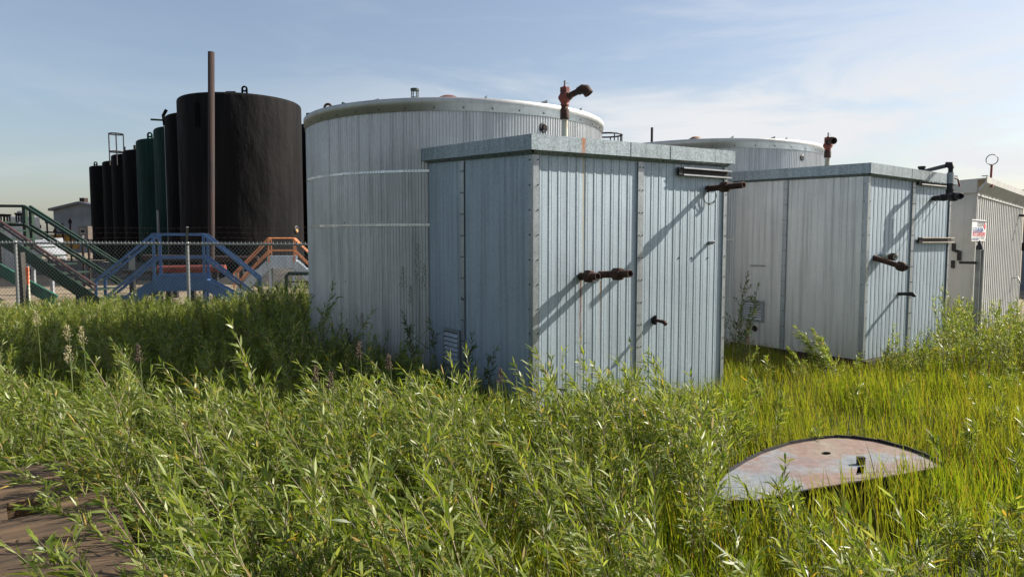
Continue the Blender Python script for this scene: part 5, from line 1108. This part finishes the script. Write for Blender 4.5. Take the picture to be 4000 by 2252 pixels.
def seed_stalk(label, base, top, headlen, r, kind, mat, leaves_=0):
    base, top = Vector(base), Vector(top); d = top - base; root = empty('grass_stalk', base, 0, label, 'grass stalk'); mb = MB(); n = 8; L = d.length
    pts = [d * (i / n) + Vector((.03 * math.sin(i / n * 3), 0, 0)) for i in range(n + 1)]; mb.tube(pts, [.0036 - .0018 * i / n for i in range(n + 1)], 5)
    for k in range(leaves_):
        p = pts[2 + k % 5]; a = rs.uniform(0, 6.28); q = p + Vector((math.cos(a) * .16, math.sin(a) * .08, .12)); e = q + Vector((math.cos(a) * .08, 0, -.03)); mb.add([p, p + Vector((0, 0, .012)), q + Vector((0, 0, .008)), q, e], [[0, 1, 2, 3], [3, 2, 4]])
    mb.build('stem', m_green_s, root)
    hb = MB(); u = d.normalized(); s0 = d - u * headlen
    if kind == 'spike':
        m = 120
        for k in range(m):
            t = rs.uniform(0, 1); c = s0 + u * headlen * t; a = rs.uniform(0, 6.28); rr = r * (math.sin(math.pi * min(.97, max(.06, t))) ** .35); o = Vector((math.cos(a), math.sin(a), .0)); o = (o - u * o.dot(u)).normalized(); w_ = u.cross(o) * .0022
            p = c + o * rr * .3; q = c + o * rr + u * .008; hb.add([p - w_, p + w_, q], [[0, 1, 2]])
        hb.tube([s0, s0 + u * headlen], [r * .55, r * .45], 7)
    else:
        for k in range(18):
            t = (k / 18); c = s0 + u * headlen * t; a = k * 2.4; ln = r * (1.15 - t) * rs.uniform(.6, 1.1); o = Vector((math.cos(a), math.sin(a) * .6, .9)).normalized(); e = c + o * ln; hb.tube([c, e], .0008, 3, False)
            for j in range(5):
                f = .35 + .16 * j; g = c + o * ln * f + Vector(rs.normal(0, .004, 3)); hb.lathe(g, o + Vector(rs.normal(0, .3, 3)), [(0, .0), (.006, .0032), (.013, .0)], 4, False)
    hb.build('seed_head', mat, root)
m_green_s = paint('grass_stem', (.12, .17, .05), (.16, .17, .07), .6, bmp=0)
seed_stalk('fuzzy pale timothy head pointing up-left at left centre of the thicket', Z(880, 2080, .3), Z(765, 1703, .72), .17, .009, 'spike', m_seed)
seed_stalk('fuzzy pale timothy head hanging over the right edge of the slab', Z(700, 2220, .25), Z(490, 1888, .62), .14, .010, 'spike', m_seed)
seed_stalk('fuzzy pale timothy head near the bottom, left of the centre', Z(1560, 2260, .2), Z(1428, 1995, .55), .12, .009, 'spike', m_seed)
def up(px, topy, Y, lean=0): p = atY(px, topy, Y); return (p.x - lean, Y, float(gz(p.x, Y))), (p.x, Y, p.z)
for px, ty, Y, hl, r, lb in ((1632, 948, 7.55, .42, .075, 'tallest reed grass stalk against the silver tank beside the near shed'), (1574, 1040, 7.7, .26, .06, 'reed grass stalk with the broad head left of the tallest one on the silver tank'), (1658, 1030, 7.65, .30, .05, 'reed grass stalk almost touching the near shed corner'), (1605, 1115, 7.5, .22, .045, 'short reed grass stalk between the taller ones'), (1415, 1222, 7.6, .16, .045, 'lone low reed grass stalk before the middle of the silver tank')):
    a, b_ = up(px, ty, Y, .04); seed_stalk(lb, a, b_, hl, r, 'panicle', m_seed_b if px == 1415 else paint('olive_seed', (.10, .10, .05), (.14, .12, .07), .8, bmp=0), 2)
for px, ty, Y, lb in ((140, 1215, 5.6, 'leftmost pale feathery seed head above the brush'), (262, 1270, 5.3, 'pale feathery seed head second from the left'), (318, 1277, 4.9, 'brightest pale feathery seed head left of the slender sprig'), (265, 1352, 4.8, 'low pinkish seed head under the pale ones at left')):
    a, b_ = up(px, ty, Y, .02); seed_stalk(lb, a, b_, .13, .045, 'panicle', m_seed)
for px, ty, Y, lb in ((1402, 1338, 4.3, 'tallest purple brown seed head before the silver tank base'), (1235, 1430, 4.0, 'purple brown seed head before the left foot of the silver tank'), (1293, 1455, 3.9, 'low purple brown seed head right of its neighbour by the tank foot'), (1520, 1385, 4.4, 'small purple brown seed head in front of the tank, left of the near shed'), (1955, 1440, 4.6, 'purple brown seed head before the dark side of the near shed'), (540, 1350, 4.1, 'narrow brown seed spike beside the slender willow sprig'), (2925, 1310, 7.4, 'brown seed head in the grass below the louvre of the second shed')):
    a, b_ = up(px, ty, Y, .03); seed_stalk(lb, a, b_, .11, .026, 'panicle', m_seed_b)
